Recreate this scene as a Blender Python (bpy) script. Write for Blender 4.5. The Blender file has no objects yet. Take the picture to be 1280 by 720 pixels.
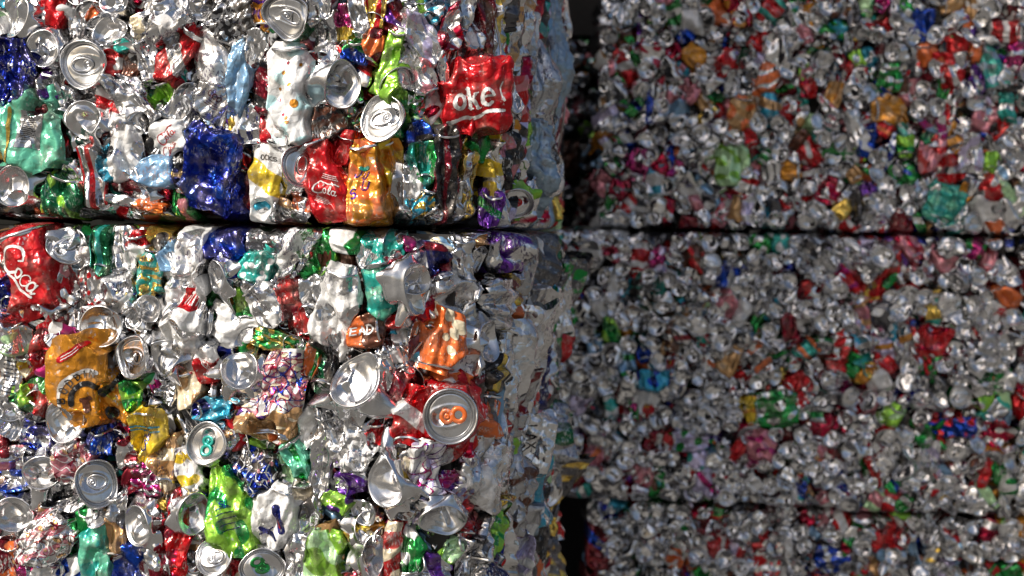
import bpy, math, random
import numpy as np
C = bpy.context.scene
COL = C.collection
R = math.radians

# ------------------------------------------------------------------ camera
LENS, FW, FH = 50.0, 1280.0, 720.0
FPX = FW * LENS / 36.0
EYE = 1.33                     # the joint between the bale rows is at eye height
YAW, PITCH, ROLL = R(8.0), R(-2.2), R(1.15)
cam = bpy.data.objects.new('camera', bpy.data.cameras.new('camera'))
COL.objects.link(cam)
from mathutils import Matrix, Vector
Mrot = Matrix.Rotation(YAW, 3, 'Z') @ Matrix.Rotation(R(90) + PITCH, 3, 'X') @ Matrix.Rotation(ROLL, 3, 'Z')
cam.matrix_world = Matrix.Translation((0, 0, EYE)) @ Mrot.to_4x4()
cam.data.lens = LENS; cam.data.sensor_width = 36.0
cam.data.clip_start = 0.05; cam.data.clip_end = 500
cam.data.dof.use_dof = True
cam.data.dof.focus_distance = 1.76
cam.data.dof.aperture_fstop = 5.8
C.camera = cam
MR = np.array(Mrot)
CP = np.array([0, 0, EYE])

# ------------------------------------------------------------------ sky and sun
SUN_AZ, SUN_EL = R(38), R(40)       # sun stands behind the camera, to its left
w = bpy.data.worlds.new('World'); C.world = w; w.use_nodes = True
nt = w.node_tree; bg = nt.nodes['Background']
sky = nt.nodes.new('ShaderNodeTexSky'); sky.sky_type = 'NISHITA'; sky.sun_disc = False
sky.sun_elevation = SUN_EL; sky.sun_rotation = math.pi + SUN_AZ
sky.air_density = 1.0; sky.dust_density = 5.0; sky.ozone_density = 0.4
nt.links.new(sky.outputs[0], bg.inputs[0]); bg.inputs[1].default_value = 0.10
sl = bpy.data.lights.new('sun', 'SUN'); sl.energy = 4.6; sl.angle = R(0.5); sl.color = (1.0, 0.95, 0.88)
so = bpy.data.objects.new('sun', sl); COL.objects.link(so)
sd = Vector((math.sin(SUN_AZ) * math.cos(SUN_EL), math.cos(SUN_AZ) * math.cos(SUN_EL), -math.sin(SUN_EL)))
so.rotation_euler = sd.to_track_quat('-Z', 'Y').to_euler(); so.location = (-3, -4, 6)
C.view_settings.view_transform = 'Standard'; C.view_settings.look = 'None'
C.view_settings.exposure = 0.32; C.view_settings.gamma = 1.0
C.cycles.max_bounces = 4; C.cycles.glossy_bounces = 3; C.cycles.diffuse_bounces = 2
C.cycles.sample_clamp_indirect = 6.0

# ------------------------------------------------------------------ materials
PAL = {  # colour word: (r, g, b, metallic)
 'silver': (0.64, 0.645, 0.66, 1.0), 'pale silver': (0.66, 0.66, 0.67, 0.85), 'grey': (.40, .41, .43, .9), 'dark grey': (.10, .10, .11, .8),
 'pale teal': (.40, .60, .62, .15), 'white': (0.66, 0.66, 0.65, 0.15), 'cream': (0.62, 0.54, 0.38, 0.2), 'black': (.012, .012, .014, .3), 'brown': (.10, .035, .02, .6),
 'maroon': (.16, .008, .018, .7), 'red': (0.46, 0.007, 0.012, 0.55), 'crimson': (0.34, 0.008, 0.04, 0.85), 'pink': (0.55, 0.2, 0.24, 0.5),
 'magenta': (0.38, 0.02, 0.15, 0.85), 'orange': (0.66, 0.14, 0.03, 0.35), 'amber': (0.56, 0.23, 0.02, 0.55), 'gold': (.70, .48, .10, .9),
 'yellow': (0.68, 0.48, 0.03, 0.4), 'tan': (0.52, 0.3, 0.13, 0.6), 'lime': (0.24, 0.5, 0.05, 0.6), 'pale green': (.45, .70, .38, .4),
 'green': (0.015, 0.24, 0.05, 0.75), 'dark green': (.01, .12, .05, .7), 'mint': (0.1, 0.4, 0.27, 0.35), 'teal': (0.02, 0.3, 0.25, 0.45),
 'cyan': (0.03, 0.32, 0.48, 0.5), 'light blue': (0.18, 0.33, 0.5, 0.45), 'blue': (0.01, 0.05, 0.34, 0.85), 'deep blue': (0.006, 0.018, 0.22, 0.9),
 'navy': (.01, .015, .10, .7), 'purple': (0.11, 0.03, 0.26, 0.8), 'lavender': (.55, .50, .72, .5), 'blue grey': (.25, .34, .42, .6),
}

def can_material(name, bump, scale, rough, print_amt=.8, dirt=.7, wear=.7):
    m = bpy.data.materials.new(name); m.use_nodes = True
    t = m.node_tree; n = t.nodes; L = t.links
    b = n['Principled BSDF']
    def at(nm):
        a = n.new('ShaderNodeAttribute'); a.attribute_name = nm; return a
    a1, a2, am = at('ink'), at('accent'), at('printmask')
    mr = n.new('ShaderNodeMapRange'); mr.inputs[1].default_value = -.06; mr.inputs[2].default_value = .06
    L.new(am.outputs['Fac'], mr.inputs[0])
    mx = n.new('ShaderNodeMix'); mx.data_type = 'RGBA'
    L.new(mr.outputs[0], mx.inputs[0]); L.new(a1.outputs['Color'], mx.inputs[6]); L.new(a2.outputs['Color'], mx.inputs[7])
    mm = n.new('ShaderNodeMix'); L.new(mr.outputs[0], mm.inputs[0]); L.new(a1.outputs['Alpha'], mm.inputs[2]); L.new(a2.outputs['Alpha'], mm.inputs[3])
    tc = n.new('ShaderNodeNewGeometry')
    # scuffs where the ink has rubbed off down to bare aluminium
    ns = n.new('ShaderNodeTexNoise'); ns.inputs['Scale'].default_value = 95; ns.inputs['Detail'].default_value = 5; ns.inputs['Roughness'].default_value = .7
    L.new(tc.outputs['Position'], ns.inputs['Vector'])
    wr = n.new('ShaderNodeMapRange'); wr.inputs[1].default_value = .62; wr.inputs[2].default_value = .67; wr.inputs[4].default_value = wear
    L.new(ns.outputs[0], wr.inputs[0])
    mw = n.new('ShaderNodeMix'); mw.data_type = 'RGBA'; mw.inputs[7].default_value = (.72, .73, .74, 1)
    L.new(wr.outputs[0], mw.inputs[0]); L.new(mx.outputs[2], mw.inputs[6])
    # small print: fine marks gathered in patches, only on printed cans
    mp = n.new('ShaderNodeMapping'); mp.inputs['Scale'].default_value = (420, 420, 150); mp.inputs['Rotation'].default_value = (.3, .5, .2)
    L.new(tc.outputs['Position'], mp.inputs['Vector'])
    n3 = n.new('ShaderNodeTexNoise'); n3.inputs['Scale'].default_value = 1.0; n3.inputs['Detail'].default_value = 1
    L.new(mp.outputs[0], n3.inputs['Vector'])
    n4 = n.new('ShaderNodeTexNoise'); n4.inputs['Scale'].default_value = 45; n4.inputs['Detail'].default_value = 2
    L.new(tc.outputs['Position'], n4.inputs['Vector'])
    q1 = n.new('ShaderNodeMapRange'); q1.inputs[1].default_value = .54; q1.inputs[2].default_value = .57; L.new(n3.outputs[0], q1.inputs[0])
    q2 = n.new('ShaderNodeMapRange'); q2.inputs[1].default_value = .53; q2.inputs[2].default_value = .56; q2.inputs[4].default_value = print_amt; L.new(n4.outputs[0], q2.inputs[0])
    fp = at('fineprint')
    q3 = n.new('ShaderNodeMath'); q3.operation = 'MULTIPLY'; L.new(q1.outputs[0], q3.inputs[0]); L.new(q2.outputs[0], q3.inputs[1])
    q5 = n.new('ShaderNodeMath'); q5.operation = 'MULTIPLY'; L.new(q3.outputs[0], q5.inputs[0]); L.new(fp.outputs['Fac'], q5.inputs[1])
    qc = n.new('ShaderNodeMix'); qc.data_type = 'RGBA'; qc.inputs[6].default_value = (.55, .55, .54, 1); qc.inputs[7].default_value = (.05, .03, .10, 1)
    q4 = n.new('ShaderNodeMapRange'); q4.inputs[1].default_value = .25; q4.inputs[2].default_value = .35
    bw = n.new('ShaderNodeRGBToBW'); L.new(mx.outputs[2], bw.inputs[0]); L.new(bw.outputs[0], q4.inputs[0]); L.new(q4.outputs[0], qc.inputs[0])
    qm = n.new('ShaderNodeMix'); qm.data_type = 'RGBA'; L.new(q5.outputs[0], qm.inputs[0]); L.new(mx.outputs[2], qm.inputs[6]); L.new(qc.outputs[2], qm.inputs[7])
    L.new(qm.outputs[2], mw.inputs[6])
    # grime
    nd = n.new('ShaderNodeTexNoise'); nd.inputs['Scale'].default_value = 38; nd.inputs['Detail'].default_value = 6; nd.inputs['Roughness'].default_value = .65
    L.new(tc.outputs['Position'], nd.inputs['Vector'])
    gr = n.new('ShaderNodeMapRange'); gr.inputs[1].default_value = .48; gr.inputs[2].default_value = .70; gr.inputs[4].default_value = dirt
    L.new(nd.outputs[0], gr.inputs[0])
    mg = n.new('ShaderNodeMix'); mg.data_type = 'RGBA'; mg.inputs[7].default_value = (.20, .17, .14, 1)
    L.new(gr.outputs[0], mg.inputs[0]); L.new(mw.outputs[2], mg.inputs[6]); L.new(mg.outputs[2], b.inputs['Base Color'])
    m2 = n.new('ShaderNodeMath'); m2.operation = 'MAXIMUM'; L.new(mm.outputs[0], m2.inputs[0]); L.new(wr.outputs[0], m2.inputs[1])
    L.new(m2.outputs[0], b.inputs['Metallic'])
    rr = n.new('ShaderNodeMapRange'); rr.inputs[1].default_value = .3; rr.inputs[2].default_value = .75
    rr.inputs[3].default_value = rough; rr.inputs[4].default_value = rough + .16
    L.new(nd.outputs[0], rr.inputs[0]); L.new(rr.outputs[0], b.inputs['Roughness'])
    # small creases
    v = n.new('ShaderNodeTexVoronoi'); v.inputs['Scale'].default_value = scale
    nw = n.new('ShaderNodeTexNoise'); nw.inputs['Scale'].default_value = scale * .45; nw.inputs['Detail'].default_value = 2
    L.new(tc.outputs['Position'], nw.inputs['Vector'])
    va = n.new('ShaderNodeVectorMath'); va.operation = 'MULTIPLY_ADD'; va.inputs[1].default_value = (.012,) * 3
    L.new(nw.outputs['Color'], va.inputs[0]); L.new(tc.outputs['Position'], va.inputs[2])
    L.new(va.outputs[0], v.inputs['Vector'])
    vb = n.new('ShaderNodeTexVoronoi'); vb.inputs['Scale'].default_value = scale
    vo = n.new('ShaderNodeVectorMath'); vo.operation = 'ADD'; vo.inputs[1].default_value = (3.17, 1.43, 7.71)
    L.new(va.outputs[0], vo.inputs[0]); L.new(vo.outputs[0], vb.inputs['Vector'])
    pa = n.new('ShaderNodeMath'); pa.operation = 'POWER'; pa.inputs[1].default_value = 2; L.new(v.outputs['Distance'], pa.inputs[0])
    pb = n.new('ShaderNodeMath'); pb.operation = 'POWER'; pb.inputs[1].default_value = 2; L.new(vb.outputs['Distance'], pb.inputs[0])
    ps = n.new('ShaderNodeMath'); ps.operation = 'SUBTRACT'; L.new(pa.outputs[0], ps.inputs[0]); L.new(pb.outputs[0], ps.inputs[1])
    bu = n.new('ShaderNodeBump'); bu.inputs['Strength'].default_value = bump; bu.inputs['Distance'].default_value = .6 / scale
    L.new(ps.outputs[0], bu.inputs['Height'])
    bu2 = n.new('ShaderNodeBump'); bu2.inputs['Strength'].default_value = .05; bu2.inputs['Distance'].default_value = .001
    L.new(ns.outputs[0], bu2.inputs['Height']); L.new(bu.outputs[0], bu2.inputs['Normal'])
    L.new(bu2.outputs[0], b.inputs['Normal'])
    return m
M_SIDE = can_material('creased_printed_aluminium', .27, 100, .15)
M_END = can_material('pressed_aluminium_end', .05, 45, .16, 0, .5)
M_FAR = can_material('packed_printed_aluminium', .08, 60, .09, .4, .45, .3)
def plain(name, c, rough=.8, metal=0, noise=None):
    m = bpy.data.materials.new(name); m.use_nodes = True; n = m.node_tree.nodes; b = n['Principled BSDF']
    b.inputs['Base Color'].default_value = (*c, 1); b.inputs['Roughness'].default_value = rough; b.inputs['Metallic'].default_value = metal
    if noise:
        t = n.new('ShaderNodeTexNoise'); t.inputs['Scale'].default_value = noise; t.inputs['Detail'].default_value = 8
        r = n.new('ShaderNodeValToRGB'); r.color_ramp.elements[0].color = (*[k * .6 for k in c], 1); r.color_ramp.elements[1].color = (*[min(1, k * 1.35) for k in c], 1)
        g = n.new('ShaderNodeNewGeometry'); m.node_tree.links.new(g.outputs['Position'], t.inputs['Vector'])
        m.node_tree.links.new(t.outputs[0], r.inputs[0]); m.node_tree.links.new(r.outputs[0], b.inputs['Base Color'])
    return m
M_CORE = plain('shade_dark_scrap_core', (.035, .033, .032), .7, .3, 60)  # near-black colour stands in for the shade deep between the cans
M_GROUND = plain('yard_asphalt', (.12, .115, .105), .9, 0, 3)
M_WIRE = plain('baling_wire_steel', (.35, .33, .31), .4, 1)

def mesh_obj(name, V, F, mat, attrs=None, parent=None, smooth=True, matidx=None):
    """V (n,3) float, F (m,4) int quads"""
    me = bpy.data.meshes.new(name)
    V = np.ascontiguousarray(V, dtype=np.float32); F = np.ascontiguousarray(F, dtype=np.int32)
    me.vertices.add(len(V)); me.vertices.foreach_set('co', V.ravel())
    me.loops.add(F.size); me.loops.foreach_set('vertex_index', F.ravel())
    me.polygons.add(len(F)); me.polygons.foreach_set('loop_start', np.arange(0, F.size, 4, dtype=np.int32))
    me.polygons.foreach_set('loop_total', np.full(len(F), 4, dtype=np.int32))
    me.polygons.foreach_set('use_smooth', np.full(len(F), smooth, dtype=bool))
    me.update(calc_edges=True)
    for k, a in (attrs or {}).items():
        a = np.ascontiguousarray(a, dtype=np.float32)
        if a.ndim == 2:
            at = me.attributes.new(k, 'FLOAT_COLOR', 'POINT'); at.data.foreach_set('color', a.ravel())
        else:
            at = me.attributes.new(k, 'FLOAT', 'POINT'); at.data.foreach_set('value', a)
    me.materials.append(mat)
    me.validate()
    o = bpy.data.objects.new(name, me); COL.objects.link(o)
    if parent is not None: o.parent = parent
    return o

# ------------------------------------------------------------------ the bales as surfaces
ROW = 0.66
class Bale:
    """front face at y=Y, right corner rounded with radius rc at x=X1, right side runs back. (s, z, n) -> world"""
    def __init__(s, X0, X1, Y, z0, z1, depth, rc, re=.03, lean=0.0):
        s.X0, s.X1, s.Y, s.z0, s.z1, s.depth, s.rc, s.re = X0, X1, Y, z0, z1, depth, rc, re
        s.s1 = X1 - rc; s.arc = rc * math.pi / 2
    def world(B, s, z, n):
        s = np.asarray(s, float); z = np.asarray(z, float); n = np.asarray(n, float)
        # rounding towards the joint above and below and at the open left end
        r = B.re
        wob = .001 + .005 * np.sin(s * 19 + B.Y) + .004 * np.sin(s * 47 + 1.3) + .003 * np.sin(s * 103)
        wo2 = .001 + .005 * np.sin(s * 23 + 2 + B.Y) + .004 * np.sin(s * 53) + .003 * np.sin(s * 89 + 2)
        q_ = B.re / .024; e = np.minimum(z - B.z0 - wob * q_, B.z1 - z - wo2 * q_)
        d = np.clip(r - e, 0, None); back = np.where(d < r, r - np.sqrt(np.clip(r * r - d * d, 0, None)), r + (d - r) * 2.5)
        e2 = s - B.X0; d2 = np.clip(r * 1.5 - e2, 0, None); q = r * 1.5
        back = back + np.where(d2 < q, q - np.sqrt(np.clip(q * q - d2 * d2, 0, None)), q + (d2 - q) * 2.5)
        n = n - back
        zz = np.where(z < B.z0, B.z0 + .35 * (z - B.z0), np.where(z > B.z1, B.z1 + .35 * (z - B.z1), z))
        t = np.clip((s - B.s1) / B.rc, 0, math.pi / 2)
        over = np.clip(s - B.s1 - B.arc, 0, None); s0 = np.minimum(s, B.s1)
        x = s0 + np.sin(t) * (B.rc + n)
        y = B.Y + B.rc - np.cos(t) * (B.rc + n) + over
        x = np.where(s < B.s1, s, x); y = np.where(s < B.s1, B.Y - n, y)
        return np.stack([x, y, zz], -1)

def project(P):
    q = (P - CP) @ MR
    return np.stack([FW / 2 + FPX * q[..., 0] / -q[..., 2], FH / 2 - FPX * q[..., 1] / -q[..., 2]], -1), -q[..., 2]

def locate(B, px, py):
    s, z = (px - 890) / FPX * B.Y, B.z0 + .3
    S = np.linspace(-1.6, B.s1 + B.arc + B.depth, 900)
    for _ in range(6):
        q, d = project(np.stack([*(B.world(S, np.full_like(S, (B.z0 + B.z1) / 2), 0)[:, :2].T), np.full_like(S, z)], -1))
        xs = np.maximum.accumulate(q[:, 0] + np.arange(900) * 1e-7)
        s = float(np.interp(px, xs, S))
        a = np.interp(s, S, q[:, 1]); dd = np.interp(s, S, d)
        z -= (py - a) * dd / FPX
    return s, float(z), float(dd)

def ray_x(px, Y):                  # world x of pixel column px on the plane y=Y at eye height
    return (px - 890) / FPX * Y * 1.0

D1, D2 = 1.76, 3.55
XE = -0.284                        # right side face of the near stack
near_up = Bale(-1.55, XE, D1, EYE + .009, EYE + ROW, .72, .15, .021)
near_lo = Bale(-1.55, XE + .006, D1 - .012, EYE - ROW, EYE + .000, .74, .15, .021)
far_up = Bale(ray_x(742, D2), 1.9, D2, EYE + .020, EYE + ROW + .012, .7, .08, .018)
far_mid = Bale(ray_x(690, D2), ray_x(1254, D2), D2 - .02, EYE - ROW, EYE + .012, .7, .012, .018)
far_midr = Bale(ray_x(1251, D2), 1.9, D2 + .0, EYE - ROW, EYE + .012, .7, .08, .018)
far_lo = Bale(ray_x(738, D2), 1.9, D2 + .01, 0.005, EYE - ROW - .002, .7, .08, .018)

# ------------------------------------------------------------------ crumpling
def rot2(x, y, a):
    c, s_ = math.cos(a), math.sin(a); return c * x - s_ * y, s_ * x + c * y

def cones(P, rng, lo, hi, spacing, metric=(1, 1, 1)):
    """faceted field, about .5 on average: crushed foil"""
    m = np.array(metric); vol = np.prod(np.maximum((hi - lo) * m, spacing * .8))
    k = int(np.clip(vol / spacing ** 3, 6, 260))
    S = (lo + rng.random((k, 3)) * (hi - lo)) * m
    Q = P * m
    S2 = (lo + rng.random((k, 3)) * (hi - lo)) * m
    def f(S): return ((Q ** 2).sum(1)[:, None] + (S ** 2).sum(1)[None] - 2 * Q @ S.T).min(1)
    # the difference of two such fields is made of flat facets between straight sharp creases
    return .5 + (f(S) - f(S2)) / spacing ** 2 * .62

def soft(d, r): return .5 * (d + np.sqrt(d * d + r * r)) - .5 * r

def noise3(P, rng, wl, n=5):
    o = np.zeros((len(P), 3))
    for _ in range(n):
        k = rng.normal(size=3); k *= (2 * math.pi / wl) / np.linalg.norm(k) * rng.uniform(.6, 1.3)
        o += np.sin(P @ k + rng.uniform(0, 6.28))[:, None] * rng.normal(size=3)
    return o / math.sqrt(n)

def grid_faces(nr, nc, wrap=True, off=0):
    i = np.arange(nr - 1)[:, None] * nc
    j = np.arange(nc if wrap else nc - 1)[None]
    j2 = (j + 1) % nc
    return np.stack([i + j, i + nc + j, i + nc + j2, i + j2], -1).reshape(-1, 4) + off

def densify(prof, n):
    p = np.array(prof, float); d = np.r_[0, np.cumsum(np.hypot(*np.diff(p, axis=0).T))]
    t = np.unique(np.r_[np.linspace(0, d[-1], n), d]) if n > len(p) else d
    return np.stack([np.interp(t, d, p[:, 0]), np.interp(t, d, p[:, 1])], -1)

LIDP = [(0.02, -4.6), (6, -4.6), (14, -4.6), (20.2, -4.8), (21.2, -5.2), (22, -7.4), (23, -7.6), (23.8, -6.8), (24.8, -2), (25.2, -.4), (26, .35), (26.9, 0), (27.2, -1), (27.0, -2.6), (25.9, -3.4)]
BASEP = [(0.02, -9.6), (7, -9.2), (13, -7.9), (18, -5.2), (21, -2.2), (22.2, -.4), (23, .2), (23.9, -.2), (25, -2.2), (27.5, -6), (30.5, -10.5), (32.6, -15)]
BODYL = [(25.9, -3.2), (26.2, -5), (28.5, -9), (32.0, -14), (33, -18), (33, -104)]
BODYB = [(32.5, -14.6), (33, -18), (33, -104)]

def revolve(prof, nt_):
    th = np.linspace(0, 2 * math.pi, nt_, endpoint=False)
    r, z = prof[:, 0][:, None], prof[:, 1][:, None]
    return np.stack([r * np.cos(th), r * np.sin(th), z + 0 * th], -1), th

def tab_mesh(eight=False):
    V, F = [], []; off = 0
    def ring(cx, cy, ax, ay, wd, hz):
        nonlocal off
        n = 22; th = np.linspace(0, 2 * math.pi, n, endpoint=False)
        rows = []
        for (dr, dz) in ((-wd, 0), (-wd * .6, hz), (wd * .6, hz), (wd, 0), (wd * .6, -hz * .4), (-wd * .6, -hz * .4), (-wd, 0)):
            rows.append(np.stack([cx + (ax + dr) * np.cos(th), cy + (ay + dr) * np.sin(th), 0 * th + dz], -1))
        V.append(np.concatenate(rows)); F.append(grid_faces(7, n, off=off)); off += 7 * n
    if eight:                      # finger hole and nose hole side by side, as on the coloured tabs
        ring(0, -7.0, 5.4, 5.2, 1.9, .9); ring(0, 2.9, 5.0, 4.4, 1.8, .8); ring(0, 2.6, 1.3, 1.3, 1.3, .9)
        V = np.concatenate(V); V[:, :2] *= 1.18; V[:, 2] += -3.0 + (V[:, 1] + 2) * -.05
        return V, np.concatenate(F)
    ring(0, -2.2, 6.1, 10.2, 1.25, 1.0)
    ring(0, 3.0, 1.5, 1.5, 1.2, 1.1)
    ring(0, 2.6, 3.9, 3.6, .8, .5)
    m_ = 11; yy = np.linspace(-2.4, 7.6, m_)                       # plate between the nose and the finger hole
    V.append(np.array([(u * 5.9 * math.sqrt(max(0.0, 1 - ((y_ + 2.2) / 10.2) ** 2)), y_, .15 - .5 * (1 - abs(u))) for y_ in yy for u in np.linspace(-1, 1, 9)]))
    F.append(grid_faces(m_, 9, wrap=False, off=off)); off += m_ * 9
    V = np.concatenate(V); V[:, :2] *= 1.12; V[:, 2] += -3.0 + (V[:, 1] + 2) * -.05
    return V, np.concatenate(F)
TABS = {False: tab_mesh(), True: tab_mesh(True)}

def attrs_for(n, c1, c2=None, mask=None, fine=0.0):
    a = np.tile(np.array(PAL[c1]), (n, 1)); b = np.tile(np.array(PAL[c2 or c1]), (n, 1))
    return {'ink': a, 'accent': b, 'printmask': (np.full(n, -1.0) if mask is None else mask), 'fineprint': np.full(n, fine)}

def pattern(kind, X, Y, rng, w_, h_):
    """signed field over the face of the can, > 0 where the second colour is printed"""
    if kind in ('-', ''): return np.full(len(X), -1.0)
    if kind == 'b':
        o = np.zeros(len(X))
        for _ in range(6):
            k = rng.normal(size=2); k *= (2 * math.pi / rng.uniform(24, 46)) / np.linalg.norm(k)
            o += np.sin(X * k[0] + Y * k[1] + rng.uniform(0, 6.28))
        return (o - .9) * .25
    if kind == 'f':
        o = np.zeros(len(X))
        for _ in range(8):
            k = rng.normal(size=2); k *= (2 * math.pi / rng.uniform(7, 15)) / np.linalg.norm(k)
            o += np.sin(X * k[0] + Y * k[1] + rng.uniform(0, 6.28))
        return (o - .6) * .12
    if kind == 's':
        p = rng.uniform(0, 6.28); return (np.sin(Y * 2 * math.pi / max(18, h_ * .55) + p + .12 * np.sin(X * .2)) - .45) * .6
    if kind == 'l':
        p = rng.uniform(0, 6.28); return (np.sin(X * 2 * math.pi / max(10, w_ * .45) + p + .15 * np.sin(Y * .15)) - .4) * .6
    if kind == 't':
        return (np.sin(X * 2 * math.pi / 4.6) - .1) * .4
    if kind == 'd':
        o = np.full(len(X), -1.0)
        for _ in range(16):
            cx, cy = rng.uniform(-w_ / 2, w_ / 2), rng.uniform(-h_ / 2, h_ / 2); r = rng.uniform(2.0, 4.0)
            o = np.maximum(o, (r - np.hypot(X - cx, Y - cy)) * .12)
        return o
    if kind == 'h':   # one end of the can in the second colour
        return (Y - .05 * h_ + 3 * np.sin(X * .2)) * .06
    if kind == 'H':
        return -(Y + .12 * h_ + 3 * np.sin(X * .2)) * .06
    if kind == 'c':   # one diagonal band
        return (.13 * h_ - np.abs(Y + .5 * X)) * .1
    return np.full(len(X), -1.0)

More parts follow.
